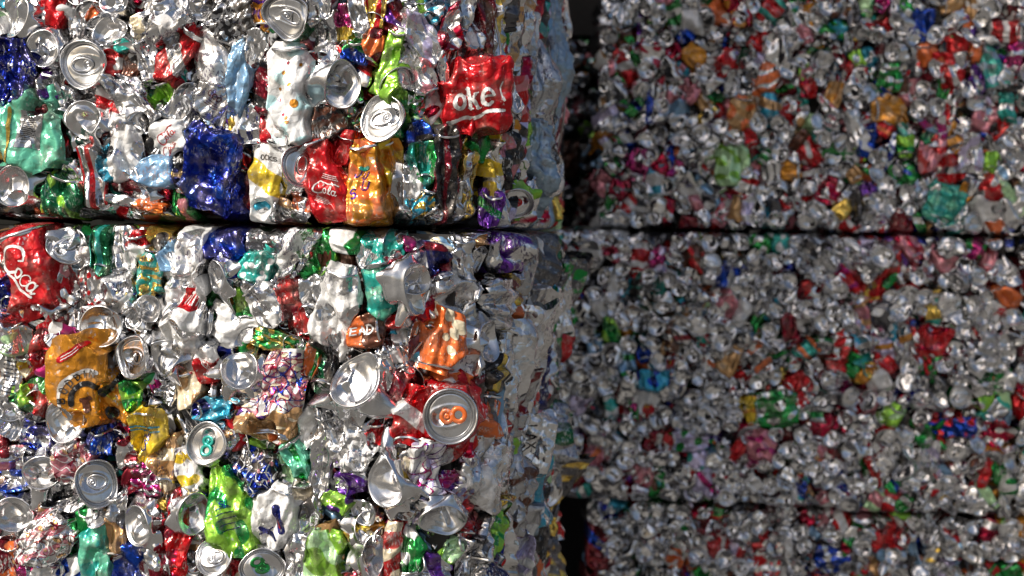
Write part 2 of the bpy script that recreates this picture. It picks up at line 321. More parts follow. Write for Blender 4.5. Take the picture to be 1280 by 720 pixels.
class Can:
    def __init__(c, kind, s, z, w_, h_, rot, c1, c2, pat, seed, lift=0.0, tab='silver', flat=None, res=1.0, crush=1.0, end=None, tilt=None, decals=None, push=True, hero=False, streak=False):
        c.__dict__.update(kind=kind, s=s, z=z, w=w_, h=h_, rot=rot, c1=c1, c2=c2, pat=pat, seed=seed, lift=lift, tab=tab, flat=flat, res=res, crush=crush, end=end, tilt=tilt, decals=decals, push=push, hero=hero, streak=streak)
        c.a = w_ / 2 * (.80 if hero else .95); c.b = h_ / 2 * (.80 if hero else .95)
        if hero: c.a, c.b = w_ / 2 * 1.08, h_ / 2 * 1.08
        if streak: c.a *= .74
        c.prio = random.Random(seed + 3).uniform(.9, 1.12) if res > .9 else random.Random(seed + 3).uniform(.72, 1.25)
        c.pushk = 1.5 if streak else (.6 if res > .9 else .4)

    def build(c, bale, neigh):
        """returns {part: (V world, F, attrs, material)} ; all lengths in mm until the end"""
        rng = np.random.default_rng(c.seed)
        kind = c.kind; out = {}; rot = -R(c.rot); res = c.res
        parts = {}
        if kind == 'S':
            L_, W_ = c.h, c.w; ax = rot
            if c.w > c.h * 1.12: L_, W_ = c.w, c.h; ax = rot + math.pi / 2
            T = min(40, max(13, .50 * W_)) * (rng.uniform(.6, 1.0) if not c.streak else rng.uniform(1.0, 1.5))
            ntn = max(20, int(104 * res)); nz = max(10, int(np.clip(L_ / 1.6, 24, 72) * res))
            th = np.linspace(0, 2 * math.pi, ntn, endpoint=False)
            zz = np.linspace(-.5, .5, nz)
            # cross-section: flattened tube, ends pinched
            cx = np.sign(np.cos(th)) * np.abs(np.cos(th)) ** .8; cy = np.sign(np.sin(th)) * np.abs(np.sin(th)) ** .8
            pinch = 1 - .16 * (np.abs(zz) * 2) ** 6
            taper = 1 + rng.uniform(-.22, .22) * zz * 2
            X = W_ / 2 * (pinch * taper)[:, None] * cx[None]; Y = zz[:, None] * L_ * 1.06 + 0 * X
            N = T / 2 * pinch[:, None] * cy[None]
            kap = rng.uniform(.25, 1.0) if (rng.random() < .65 and not c.decals) else rng.uniform(-.1, .25)
            kap *= min(1, c.crush + .1)
            xr = X / (W_ / 2); vx = rng.uniform(-.45, .45) + .35 * np.sin(zz * rng.uniform(2, 7) + rng.uniform(0, 6))[:, None]
            vd = .65 + .35 * np.sin(zz * rng.uniform(3, 9) + rng.uniform(0, 6))[:, None]
            val = np.clip(1 - np.abs(xr - vx) * rng.uniform(1.0, 1.7), 0, 1)
            N = N - (cy[None] > 0) * kap * vd * val * np.abs(cy[None]) ** .5 * min(W_ * .55, 26)
            P = np.stack([X, Y, N], -1).reshape(-1, 3)
            parts['body'] = [P, grid_faces(nz, ntn), c.c1, c.c2, c.pat]
            end = c.end if c.end is not None else rng.choice(['lid', 'base', 'none'], p=[.3, .5, .2])
            grid = (nz, ntn)
            sc = np.array([W_ / 2 / 27.5, T / 2 / 27.5])
            if end != 'none':
                pr = densify(LIDP if end == 'lid' else BASEP[:-3], int(18 * res) + 4)
                V, _ = revolve(pr, max(20, int(56 * res))); nr, nc = V.shape[:2]; V = V.reshape(-1, 3)
                sgn = 1 if rng.random() < .6 else -1
                be = rng.uniform(.15, 1.15) if not c.decals else .2; s1_ = max(sc[1], min(sc[0], .72)) * .95; ce, se = math.cos(be), math.sin(be)
                def seat(V):
                    a_, r_ = V[:, 2] * .9, V[:, 1] * s1_
                    return np.stack([V[:, 0] * sc[0] * .93, sgn * (L_ * .46 + a_ * ce - r_ * se), a_ * se + r_ * ce + (T * .25) * se], -1)
                E = seat(V)
                parts[end] = [E, grid_faces(nr, nc), 'silver', None, '-']
                TABV, TABF = TABS[c.tab not in ('silver', 'grey', 'none')]
                if end == 'lid' and c.tab != 'none':
                    Tv = seat(TABV)
                    parts['tab'] = [Tv, TABF, c.tab, None, '-']
            allP = np.concatenate([p[0] for p in parts.values()])
            lo, hi = allP.min(0) - 2, allP.max(0) + 2
            sp = float(np.clip(min(W_, L_) * rng.uniform(.45, .75), 11, 32)); seedA = int(rng.integers(1 << 30))
            aniso = (1, rng.uniform(.22, .75) if not c.streak else .26, 1)
            rdg = rng.uniform(4, 8)
            if c.streak: sp = max(sp, 17)
            kinks = [(rng.uniform(-.28, .28) * L_, rng.uniform(-.7, .7), rng.uniform(-.9, .9)) for _ in range(2)]
            phA = rng.uniform(0, 6.28); wlr = rng.uniform(11, 19) if not c.streak else rng.uniform(13, 26); warpseed = int(rng.integers(1 << 30))
            shear = rng.uniform(-.15, .15)
            acc = [(rng.uniform(16, 34), rng.uniform(.5, 2.6), rng.random(), rng.uniform(.6, 2.8)) for _ in range(2)]
            def deform(P, body):
                r1 = np.random.default_rng(seedA)
                P = P.copy()
                P0_ = P + noise3(P, np.random.default_rng(warpseed + 7), 45, 3) * 1.0
                f = cones(P0_, r1, lo, hi, sp, aniso)
                f2 = cones(P, r1, lo, hi, sp * .52, (1, aniso[1] * 1.3, 1)) if res > .6 else 0
                amt = c.crush * (1.0 if body else .35) * (.85 if c.streak else 1)
                rad = P * np.array([1 / W_, 0, 1 / T]); rad /= np.linalg.norm(rad, axis=1)[:, None] + 1e-6
                dsp = (.5 - f) * sp * .90 * amt + ((.5 - f2) * sp * .36 * amt if res > .6 else 0)
                # long folds running with the can's axis
                rid = np.abs(((P[:, 0] + 2.2 * np.sin(P[:, 1] * .09 + phA)) / wlr + phA) % 1 - .5) * 4 - 1
                dsp = dsp + rid * (min(4.2, W_ * .09) * amt * aniso[1] if not c.streak else rdg)
                # oblique accordion folds
                for wl2, a2, ph2, am2 in acc:
                    q_ = (P0_[:, 0] * math.cos(a2) + P0_[:, 1] * math.sin(a2)) / wl2 + ph2
                    dsp = dsp + (np.abs(q_ % 1 - .5) * 4 - 1) * am2 * amt
                P = P + rad * dsp[:, None] * np.array([.45, 0, 1.0])
                P[:, 1] += dsp * .25 * np.sin(P[:, 0] * .15 + phA)
                P[:, 0] += shear * P[:, 1]
                for y0, k1, al in kinks:
                    d = (P[:, 1] - y0) + k1 * P[:, 0]
                    P[:, 2] -= al * .5 * amt * (soft(d, 2) if y0 > 0 else soft(-d, 2))
                P = P + noise3(P, np.random.default_rng(warpseed), 70) * 1.5 * np.array([1, 1, .6])
                P[:, 0], P[:, 1] = rot2(P[:, 0], P[:, 1], ax)
                return P
        else:
            k = max(.35, (max(c.w, c.h) / (2 * 27.2) if kind == 'L' else max(c.w, c.h) / (2 * 29.0)))
            ratio = min(c.w, c.h) / max(c.w, c.h)
            longdir = 0.0 if c.w >= c.h else math.pi / 2           # direction of the long diameter
            longdir += rot
            tl = math.acos(max(.45, ratio)) * .75 if c.tilt is None else R(c.tilt[0])
            sq = min(1.0, ratio / math.cos(tl)) if c.tilt is None else ratio / max(.3, math.cos(tl))
            tdir = (longdir + math.pi / 2 * (1 if rng.random() < .5 else -1)) if c.tilt is None else R(c.tilt[1])
            if c.tilt is None and ratio > .88: tl = rng.uniform(0, .30); tdir = rng.uniform(0, 6.28)
            nt_ = max(22, int(84 * res))
            pr = densify(LIDP if kind == 'L' else BASEP, int((30 if kind == 'L' else 26) * res) + 4)
            V, th = revolve(pr, nt_); nr, nc = V.shape[:2]; V = V.reshape(-1, 3)
            TABV, TABF = TABS[c.tab not in ('silver', 'grey', 'none')]
            if kind == 'L':
                r_ = np.hypot(V[:, 0], V[:, 1])
                # panel bead and the opened mouth
                oo = np.hypot(V[:, 0] / 8.2, (V[:, 1] - 11.5) / 6.6)
                if rng.random() < .6: V[:, 2] -= np.clip((1.05 - oo) * 7, 0, 4.5) * (r_ < 20.5)
                ob = np.hypot(V[:, 0] / 10.5, (V[:, 1] - 2) / 18.5)
                V[:, 2] += .9 * np.exp(-((ob - 1) * 9) ** 2) * (r_ < 20.5)
                parts['lid'] = [V, grid_faces(nr, nc), 'silver', None, '-']
                if c.tab != 'none': parts['tab'] = [TABV.copy(), TABF, c.tab, None, '-']
            else:
                parts['base'] = [V, grid_faces(nr, nc), 'silver', None, '-']
            pb = densify(BODYL if kind == 'L' else BODYB, int(30 * res) + 5)
            Vb, _ = revolve(pb, nt_); nb, nbc = Vb.shape[:2]; Vb = Vb.reshape(-1, 3)
            parts['body'] = [Vb, grid_faces(nb, nbc), c.c1, c.c2, c.pat]
            spin = rng.uniform(0, 6.28)
            dent = (rng.uniform(-14, 14), rng.uniform(-14, 14), rng.uniform(0, 6.5) * c.crush * (1.5 if kind == 'B' else .8), rng.uniform(8, 14))
            ka, kd, kal = rng.uniform(0, 6.28), rng.uniform(2, 18), rng.uniform(-.1, 1.0) * c.crush * (1.0 if kind == 'B' else .8) * (1.5 if not c.hero else .9)
            seedA = int(rng.integers(1 << 30)); bend = rng.uniform(-.5, .5, 2)
            def deform(P, body):
                r1 = np.random.default_rng(seedA)
                P = P.copy()
                P[:, 0], P[:, 1] = rot2(P[:, 0], P[:, 1], spin)
                dz = np.clip(-P[:, 2] - 12, 0, None)
                P[:, 2] += dz * .45
                lo, hi = np.array([-34, -34, -60.]), np.array([34, 34, -8.])
                fac = np.clip((np.hypot(P[:, 0], P[:, 1]) - 24.5) / 6, 0, 1) * np.clip(-P[:, 2] / 8, 0, 1) if kind == 'B' else np.clip(dz / 7, 0, 1)
                f = cones(P, r1, lo, hi, 13)
                rad = P * np.array([1, 1, 0]); rad /= np.linalg.norm(rad, axis=1)[:, None] + 1e-6
                P = P + rad * ((.5 - f) * 21 * fac)[:, None]
                P[:, 0] += bend[0] * dz * fac; P[:, 1] += bend[1] * dz * fac
                g = np.exp(-((P[:, 0] - dent[0]) ** 2 + (P[:, 1] - dent[1]) ** 2) / dent[3] ** 2)
                P[:, 2] -= dent[2] * g * (dz < 2)
                if kind == 'B':   # the thin dome buckles into facets
                    f3 = cones(P * np.array([1, 1, 0]), r1, np.array([-22, -22, -1.]), np.array([22, 22, 1.]), 13)
                    rr_ = np.hypot(P[:, 0], P[:, 1]); P[:, 2] += (.5 - f3) * 7 * c.crush * np.clip((21 - rr_) / 10, 0, 1) * (dz < 2)
                d = P[:, 0] * math.cos(ka) + P[:, 1] * math.sin(ka) - kd
                sf = soft(d, 2.5)
                P[:, 2] -= kal * sf
                P[:, 0] -= math.cos(ka) * sf * .25 * abs(kal); P[:, 1] -= math.sin(ka) * sf * .25 * abs(kal)
                x, y = rot2(P[:, 0], P[:, 1], -longdir); y = y * sq; P[:, 0], P[:, 1] = rot2(x, y, longdir)
                x, y = rot2(P[:, 0], P[:, 1], -tdir); xx = x * math.cos(tl) + P[:, 2] * math.sin(tl); P[:, 2] = -x * math.sin(tl) + P[:, 2] * math.cos(tl)
                P[:, 0], P[:, 1] = rot2(xx, y, tdir)
                P *= k
                P = P + noise3(P, np.random.default_rng(seedA + 1), 65) * 2.0 * c.crush
                P[:, 2] += 12
                return P
            W_, L_ = 2 * 33 * k, 60 * k; grid = (nb, nbc)
        bodygrid = None
        for nm, (P, F, c1, c2, pat) in parts.items():
            P0 = P.copy()
            if nm == 'body': mask = pattern(pat, P0[:, 0] if kind == 'S' else np.arctan2(P0[:, 1], P0[:, 0]) * 30, P0[:, 1] if kind == 'S' else P0[:, 2] + 40, rng, W_, L_)
            else: mask = None
            Q = deform(P, nm == 'body')
            if c.push and neigh is not None and len(neigh):
                rigid = nm != 'body' and kind != 'S'
                sx, sz = c.s * 1000 + Q[:, 0], c.z * 1000 + Q[:, 1]
                own = self_metric(c, sx, sz) * c.prio
                own = own + noise3(np.stack([sx, sz, 0 * sx], -1), np.random.default_rng(c.seed + 5), 26, 4)[:, 0] * .07
                m = np.full(len(Q), 9.0)
                for o in neigh: m = np.minimum(m, self_metric(o, sx, sz) * o.prio)
                ov = np.clip(own - m, 0, None)
                k_ = min(c.w, c.h) * .5
                pd = np.minimum(ov * k_ * 4.5, 26) + np.minimum(ov * k_, 14)
                if rigid: pd *= .05 if c.hero else .3
                elif nm != 'body': pd *= .45
                elif kind != 'S': pd *= .5
                else: pd *= c.pushk
                Q[:, 2] -= pd
            Q[:, 2] += c.lift
            Wd = c.to_world(bale, Q)
            A = attrs_for(len(Q), c1, c2, mask, 0.0 if (nm != 'body' or c.decals) else random.Random(c.seed).choice((0, .3, .6, 1)))
            out[nm] = [Wd, F, A]
            if nm == 'body': bodygrid = (Wd.reshape(*grid, 3), W_, L_)
        if c.decals and kind == 'S': c.apply_decals(out, bodygrid, bale)
        return out

    def to_world(c, bale, Q):
        Q = Q * .001
        if c.flat is None:
            return bale.world(c.s + Q[:, 0], c.z + Q[:, 1], Q[:, 2])
        o = bale.world(c.s, c.z, 0.0); a = R(c.flat)   # turned by `flat` degrees about the vertical towards the right
        n = np.array([math.sin(a), -math.cos(a), 0]); t = np.array([math.cos(a), math.sin(a), 0])
        return o + Q[:, :1] * t + Q[:, 1:2] * np.array([0, 0, 1]) + Q[:, 2:3] * n

    def apply_decals(c, out, bg_, bale):
        G, W_, L_ = bg_; nz, ntn = G.shape[:2]
        ux = np.gradient(G, axis=1); uz = np.gradient(G, axis=0)
        Nn = np.cross(ux, uz); Nn /= np.linalg.norm(Nn, axis=2)[..., None] + 1e-12
        ctr = G.mean((0, 1)); fr = G[nz // 2, ntn // 4]
        if (Nn[nz // 2, ntn // 4] * (fr - ctr)).sum() < 0: Nn = -Nn
        Nn = sum(np.roll(Nn, k, 1) for k in (-1, 0, 1)); Nn /= np.linalg.norm(Nn, axis=2)[..., None] + 1e-12
        step = .55
        for lay, (col, fn) in enumerate(c.decals):
            xs = np.arange(-W_ * .47, W_ * .47, step); ys = np.arange(-L_ * .5, L_ * .5, step)
            X, Y = np.meshgrid(xs, ys)
            m = fn(X + step / 2, Y + step / 2)[:-1, :-1] > 0
            # (x, y) -> grid coordinates
            cxn = np.clip(X / (W_ / 2), -.995, .995); ct = np.sign(cxn) * np.abs(cxn) ** 1.25
            th = np.arccos(ct); gi = th / (2 * math.pi) * ntn; gj = np.clip((Y / (L_ * 1.06) + .5) * (nz - 1), 0, nz - 1.001)
            i0 = np.floor(gi).astype(int); fi = (gi - i0)[..., None]; i1 = (i0 + 1) % ntn; i0 %= ntn
            j0 = np.floor(gj).astype(int); fj = (gj - j0)[..., None]
            def samp(A): return (A[j0, i0] * (1 - fi) + A[j0, i1] * fi) * (1 - fj) + (A[j0 + 1, i0] * (1 - fi) + A[j0 + 1, i1] * fi) * fj
            Pw = samp(G) + samp(Nn) * (.00055 + .0003 * lay)
            idx = np.arange(X.size).reshape(X.shape)
            F = np.stack([idx[:-1, :-1][m], idx[1:, :-1][m], idx[1:, 1:][m], idx[:-1, 1:][m]], -1)
            if not len(F): continue
            used, inv = np.unique(F, return_inverse=True)
            V = Pw.reshape(-1, 3)[used]; F = inv.reshape(-1, 4)
            W0, F0, A0 = out['body']; A = attrs_for(len(V), col)
            out['body'] = [np.concatenate([W0, V]), np.concatenate([F0, F + len(W0)]), {k: np.concatenate([A0[k], A[k]]) for k in A0}]

def self_metric(c, sx, sz):
    x, y = rot2(sx - c.s * 1000, sz - c.z * 1000, R(c.rot)); return np.sqrt((x / c.a) ** 2 + (y / c.b) ** 2)

# ------------------------------------------------------------------ lettering as strokes
def strokes(segs, wd):
    """segs: list of polylines in mm; returns field > 0 on the ink. a polyline may carry its own width as first item"""
    S = []
    for pl in segs:
        w0 = wd
        if isinstance(pl[0], (int, float)): w0 = pl[0]; pl = pl[1:]
        for a, b in zip(pl[:-1], pl[1:]): S.append((*a, *b, w0))
    def fn(X, Y):
        o = np.full(X.shape, -9.0)
        for ax_, ay, bx, by, w0 in S:
            dx, dy = bx - ax_, by - ay; q = dx * dx + dy * dy + 1e-9
            t = np.clip(((X - ax_) * dx + (Y - ay) * dy) / q, 0, 1)
            o = np.maximum(o, w0 / 2 - np.hypot(X - ax_ - t * dx, Y - ay - t * dy))
        return o
    return fn
def xf(segs, sc=1, a=0, dx=0, dy=0, sx=1):
    o = []
    for pl in segs:
        q = []
        for p in pl:
            if isinstance(p, (int, float)): q.append(p * sc); continue
            x, y = rot2(p[0] * sc * sx, p[1] * sc, R(a)); q.append((x + dx, y + dy))
        o.append(q)
    return o
def arc(cx, cy, rx, ry, a0, a1, n=14): return [(cx + rx * math.cos(R(a0 + (a1 - a0) * i / n)), cy + ry * math.sin(R(a0 + (a1 - a0) * i / n))) for i in range(n + 1)]
GL = {  # simple capitals in a 0.7 x 1 box
 'B': [[(0, 0), (0, 1)], [(0, 1), (.4, 1)] + arc(.4, .76, .22, .24, 90, -90, 8) + [(0, .52)], [(.4, .52)] + arc(.42, .26, .26, .26, 90, -90, 8) + [(0, 0)]],
 'O': [arc(.35, .5, .34, .5, 0, 360, 18)], 'D': [[(0, 0), (0, 1), (.25, 1)] + arc(.25, .5, .42, .5, 90, -90, 10) + [(0, 0)]],
 'I': [[(.3, 0), (.3, 1)]], 'N': [[(0, 0), (0, 1), (.62, 0), (.62, 1)]], 'E': [[(.6, 1), (0, 1), (0, 0), (.6, 0)], [(0, .5), (.5, .5)]],
 'A': [[(0, 0), (.35, 1), (.7, 0)], [(.13, .35), (.57, .35)]], 'L': [[(0, 1), (0, 0), (.55, 0)]], 'X': [[(0, 0), (.65, 1)], [(0, 1), (.65, 0)]],
 'U': [[(0, 1)] + arc(.33, .35, .33, .35, 180, 360, 8) + [(.66, 1)]], 'S': [arc(.34, .74, .3, .26, 30, 270, 10) + arc(.34, .25, .32, .26, 90, -150, 10)],
 'J': [[(.5, 1), (.5, .3)] + arc(.25, .28, .25, .28, 0, -170, 8)], 'C': [arc(.37, .5, .36, .5, 50, 310, 14)], 'K': [[(0, 0), (0, 1)], [(.6, 1), (0, .45), (.62, 0)]],
 'T': [[(0, 1), (.66, 1)], [(.33, 1), (.33, 0)]], 'R': [[(0, 0), (0, 1), (.36, 1)] + arc(.36, .75, .25, .25, 90, -90, 8) + [(0, .5)], [(.3, .5), (.62, 0)]],
 'Q': [arc(.35, .5, .34, .5, 0, 360, 18), [(.4, .3), (.7, -.05)]], 'P': [[(0, 0), (0, 1), (.36, 1)] + arc(.36, .75, .25, .25, 90, -90, 8) + [(0, .5)]],
}
def word(t, h, gap=.95):
    o = []; x = -len(t) * gap / 2 * h
    for ch in t:
        o += xf(GL.get(ch, []), h, 0, x, -h / 2); x += gap * h
    return o
SCRIPT_C = [[1.3] + arc(0, 0, 5.2, 7, 55, 300, 16) + [(5.5, -3)], [.8, (3, 5.7), (4.6, 4), (3.4, 2.6)]]
SCRIPT_O = [[1.2] + arc(0, 0, 2.2, 3.2, 0, 360, 14)]
SCRIPT_A = [[1.2] + arc(0, 0, 2.2, 3.0, 20, 340, 12), [1.1, (2.3, 3), (2.1, -2), (3.4, -3), (4.6, -1.5)]]
SCRIPT_L = [[1.2, (-1, -3), (1.5, 3), (1.3, 7.5), (-.2, 7.2), (-.6, 2), (0, -2.4), (2, -3)]]
def script_coca(): return xf(SCRIPT_C, 1.25, 0, -12, 1) + xf(SCRIPT_O, 1, 0, -3.2, -2) + xf(SCRIPT_C, .55, 0, 3.0, -2) + xf(SCRIPT_A, 1, 0, 8.4, -2) + [[1.5] + [(-9, -8), (-4, -6.8), (4, -8.5), (13, -6.5)]]
def script_cola(): return xf(SCRIPT_C, 1.25, 0, -12, 1) + xf(SCRIPT_O, 1, 0, -3.2, -2) + xf(SCRIPT_L, 1, 0, 2.4, -2) + xf(SCRIPT_A, 1, 0, 8.0, -2) + [[1.5, (-9, 9.5), (-2, 8), (6, 9.5), (12, 8.4)]]
def small_lines(n, L_, gap, wd=.9): return [[wd, (-L_ / 2, -i * gap), (L_ / 2 * (.6 + .4 * ((i * 7) % 3) / 2), -i * gap)] for i in range(n)]

# letters seen on the red can at the corner: o k e, serif, white
OKE = [[3.6] + arc(-17, 0, 4.6, 6.6, 0, 360, 20)] \
    + [[3.6, (-7, -6.5), (-7, 11)], [1.3, (-9.5, 10.6), (-7, 11)], [1.2, (-9.6, -6.6), (-4.2, -6.6)], [2.4, (-6, 0), (-.5, 5.2)], [3.4, (-4.6, 1), (1.0, -6.2)], [1.2, (-2.2, 5.6), (2.4, 5.6)], [1.2, (-1, -6.6), (3.8, -6.6)]] \
    + [[3.2] + arc(10.6, 0, 5.2, 6.6, 20, 315, 18), [1.8, (6, .4), (15.2, 1.6)]] + [[1.6] + arc(30, 2, 7, 12, 130, 215, 8)]
def nf(seed, wl, thr, st=1.0):
    r = np.random.default_rng(seed); K = r.normal(size=(9, 2)); K *= ((2 * math.pi / (wl * r.uniform(.7, 1.5, 9))) / np.linalg.norm(K, axis=1))[:, None]; ph = r.uniform(0, 6.28, 9)
    g = lambda X, Y: sum(np.sin(X * K[i, 0] * abs(st) + Y * K[i, 1] + ph[i]) for i in range(9)) / 3
    if st < 0: return lambda X, Y: thr - np.abs(g(X, Y))     # winding lines
    return lambda X, Y: g(X, Y) - thr
DEC = {
 'multi': [('pink', nf(1, 20, .30, -1)), ('purple', nf(2, 22, .13, -1)), ('crimson', nf(3, 24, .12, -1)), ('blue', nf(4, 30, .09, -1)), ('tan', lambda X, Y: (-22 - Y + .4 * X + 3 * np.sin(X * .3)) * .1), ('cream', nf(5, 14, .9))],
 'multi2': [('purple', nf(11, 18, .11, -1)), ('lavender', nf(12, 16, .5)), ('magenta', nf(13, 22, .09, -1))],
 'darkm': [('blue', nf(21, 18, .35)), ('white', nf(22, 20, .12, -1)), ('grey', nf(23, 16, .2, -1)), ('pink', nf(24, 14, 1.3))],
 'pinkm': [('pink', nf(31, 22, .35)), ('white', nf(32, 18, .15, -1)), ('maroon', nf(33, 20, .08, -1)), ('tan', nf(34, 14, 1.0))],
 'oke': [('white', strokes(xf(OKE, 1.35, 8, -1, -6) + [[4.2, (-38, -33), (-22, -31), (-6, -26), (12, -21), (26, -19), (34, -20)]], 2))],
 'coca': [('white', strokes(xf(script_coca(), 2.1, -62, 4, -4), 2)), ],
 'cola': [('white', strokes(xf(script_cola(), .95, -38, 2, -16) + xf(small_lines(4, 18, 2.4, .7), 1, -38, -8, -24) + xf(small_lines(3, 20, 2.4, .7), 1, -38, 13, 0), 1))],
 'bodd': [('white', strokes([[5.0] + arc(14, -26, 33, 37, 60, 190, 20)], 4)),
          ('black', strokes([[6.5] + arc(14, -26, 19, 22, 40, 185, 18)], 3)),
          ('red', strokes([[9.0, (-12, 29), (17, 42)]], 8)),
          ('white', strokes([[.8, (-9, 31.5), (14, 41.5)], [.8, (-10, 28), (15, 38.5)]], 1)),
          ('brown', strokes([[10, (14, -26), (16, -36)], [6, (8, -24), (20, -22)]], 3)),
          ('black', strokes(sum([xf(GL[ch], 8.2, a_ - 90, 14 + 27.5 * math.cos(R(a_)) + 2.5, -26 + 31 * math.sin(R(a_)) - 2) for ch, a_ in zip('BODDIN', (178, 156, 134, 112, 94, 78))], []), 1.8))],
 'dead': [('white', strokes(xf(word('EAD', 11), 1, -95, 2, 2), 2.2))],
 'lax': [('black', strokes(xf(word('LAX', 14), 1, -84, 2, 14) + [[1.6] + arc(-16, 8, 15, 18, 180, 320, 12), [2.2] + arc(-16, 8, 11, 13, 190, 330, 10)], 2.0))],
 'jus': [('purple', strokes(xf(word('JU', 11, 1.15), 1, -18, -1, 14) + xf(word('U', 12), 1, -10, 6, -2) + xf(word('S', 11), 1, 12, -9, -10), 2.1)), ('teal', strokes([[5, (-8, 26), (6, 23)]], 3))],
 'band': [('black', strokes(xf(word('OCKS', 5.5, .9), 1, 12, 0, 26), 1.1))],
 'tiny': [('maroon', strokes(xf(word('COO', 6.5), 1, -10, -2, 6) + xf(small_lines(3, 18, 3, .6), 1, -10, 0, -2), 1.0))],
 'rscript': [('red', strokes(xf(script_cola(), .9, -70, 4, 0) + xf(script_coca(), .7, -60, -12, 2), 1))],
 'label': [('grey', lambda X, Y: np.minimum(15 - np.abs(rot2(X - 4, Y - 4, R(25))[0]), 24 - np.abs(rot2(X - 4, Y - 4, R(25))[1]))),
           ('black', strokes(xf([[.9, (-9, 16 - 2.6 * i), (9 - (i * 5) % 7, 16 - 2.6 * i)] for i in range(13)], 1, -25, 3, 6), .8)),
           ('gold', strokes([[3.5, (-36, -30), (-20, 10), (-14, 40)]], 3))],
 'blabel': [('silver', strokes(xf(word('LT', 6), 1, 90, -4, 0), 1)), ('white', strokes(xf(small_lines(4, 24, 3, .7), 1, 75, 8, 0), .7))],
 'redlab': [('red', lambda X, Y: np.minimum(11 - np.abs(X - 6), 15 - np.abs(Y - 26))), ('white', strokes(xf(small_lines(4, 14, 4.5, 1.3), 1, 80, 2, 26), 1))],
 'redcoke': [('white', strokes(xf(script_coca(), .7, -70, 0, 0), 1))],
 'letters': [('deep blue', strokes(xf(word('SL', 8), 1, 10, 0, 14) + xf(small_lines(5, 24, 7, 1.0), 1, 10, 0, 8), 1.3))],
 'ylw': [('blue', strokes(xf(script_cola(), .8, 70, 0, -6), 1)), ('cyan', strokes([[2, (-22, 8), (20, 12)], [1.6, (-22, 4), (20, 6)]], 2))],
 'blur': [('deep blue', strokes([[9, (2, 10), (14, -16)], [6, (-12, -22), (8, -28)], [2, (-14, -30), (2, -18)]], 4)), ('red', strokes([[2, (8, -6), (12, -14)]], 2))],
 'bars': [('dark grey', strokes([[1.8, (-9, 20 - 5 * i), (9, 17 - 5 * i)] for i in range(9)], 1.5))],
 'rband': [('red', strokes([[7.5, (-20, -22), (-6, -14), (4, 2), (16, 12)]], 7)), ('maroon', strokes(xf(script_coca(), .45, 20, 0, 24), .8))],
 'pale': [('cream', lambda X, Y: np.maximum.reduce([6.0 - np.hypot(X - 8, Y - 8), 5.0 - np.hypot(X + 2, Y - 2), 5.0 - np.hypot(X - 3, Y + 12), 8.5 - np.hypot(X - 2, Y - 28), 9 - np.hypot(X - 16, Y - 18)]))],
 'dots': [('amber', lambda X, Y: np.maximum.reduce([5.2 - np.hypot(X - 12, Y + 16), 2.4 - np.hypot(X + 8, Y - 24), 2.2 - np.hypot(X - 4, Y - 6), 2.6 - np.hypot(X - 6, Y + 40), 2.6 - np.hypot(X - 4, Y + 34), 2 - np.hypot(X + 12, Y - 4), 2.2 - np.hypot(X - 14, Y - 32)])),
          ('crimson', lambda X, Y: np.maximum.reduce([2.3 - np.hypot(X + 12, Y + 10), 2.2 - np.hypot(X + 4, Y - 36), 2.2 - np.hypot(X + 2, Y + 28)]))],
}

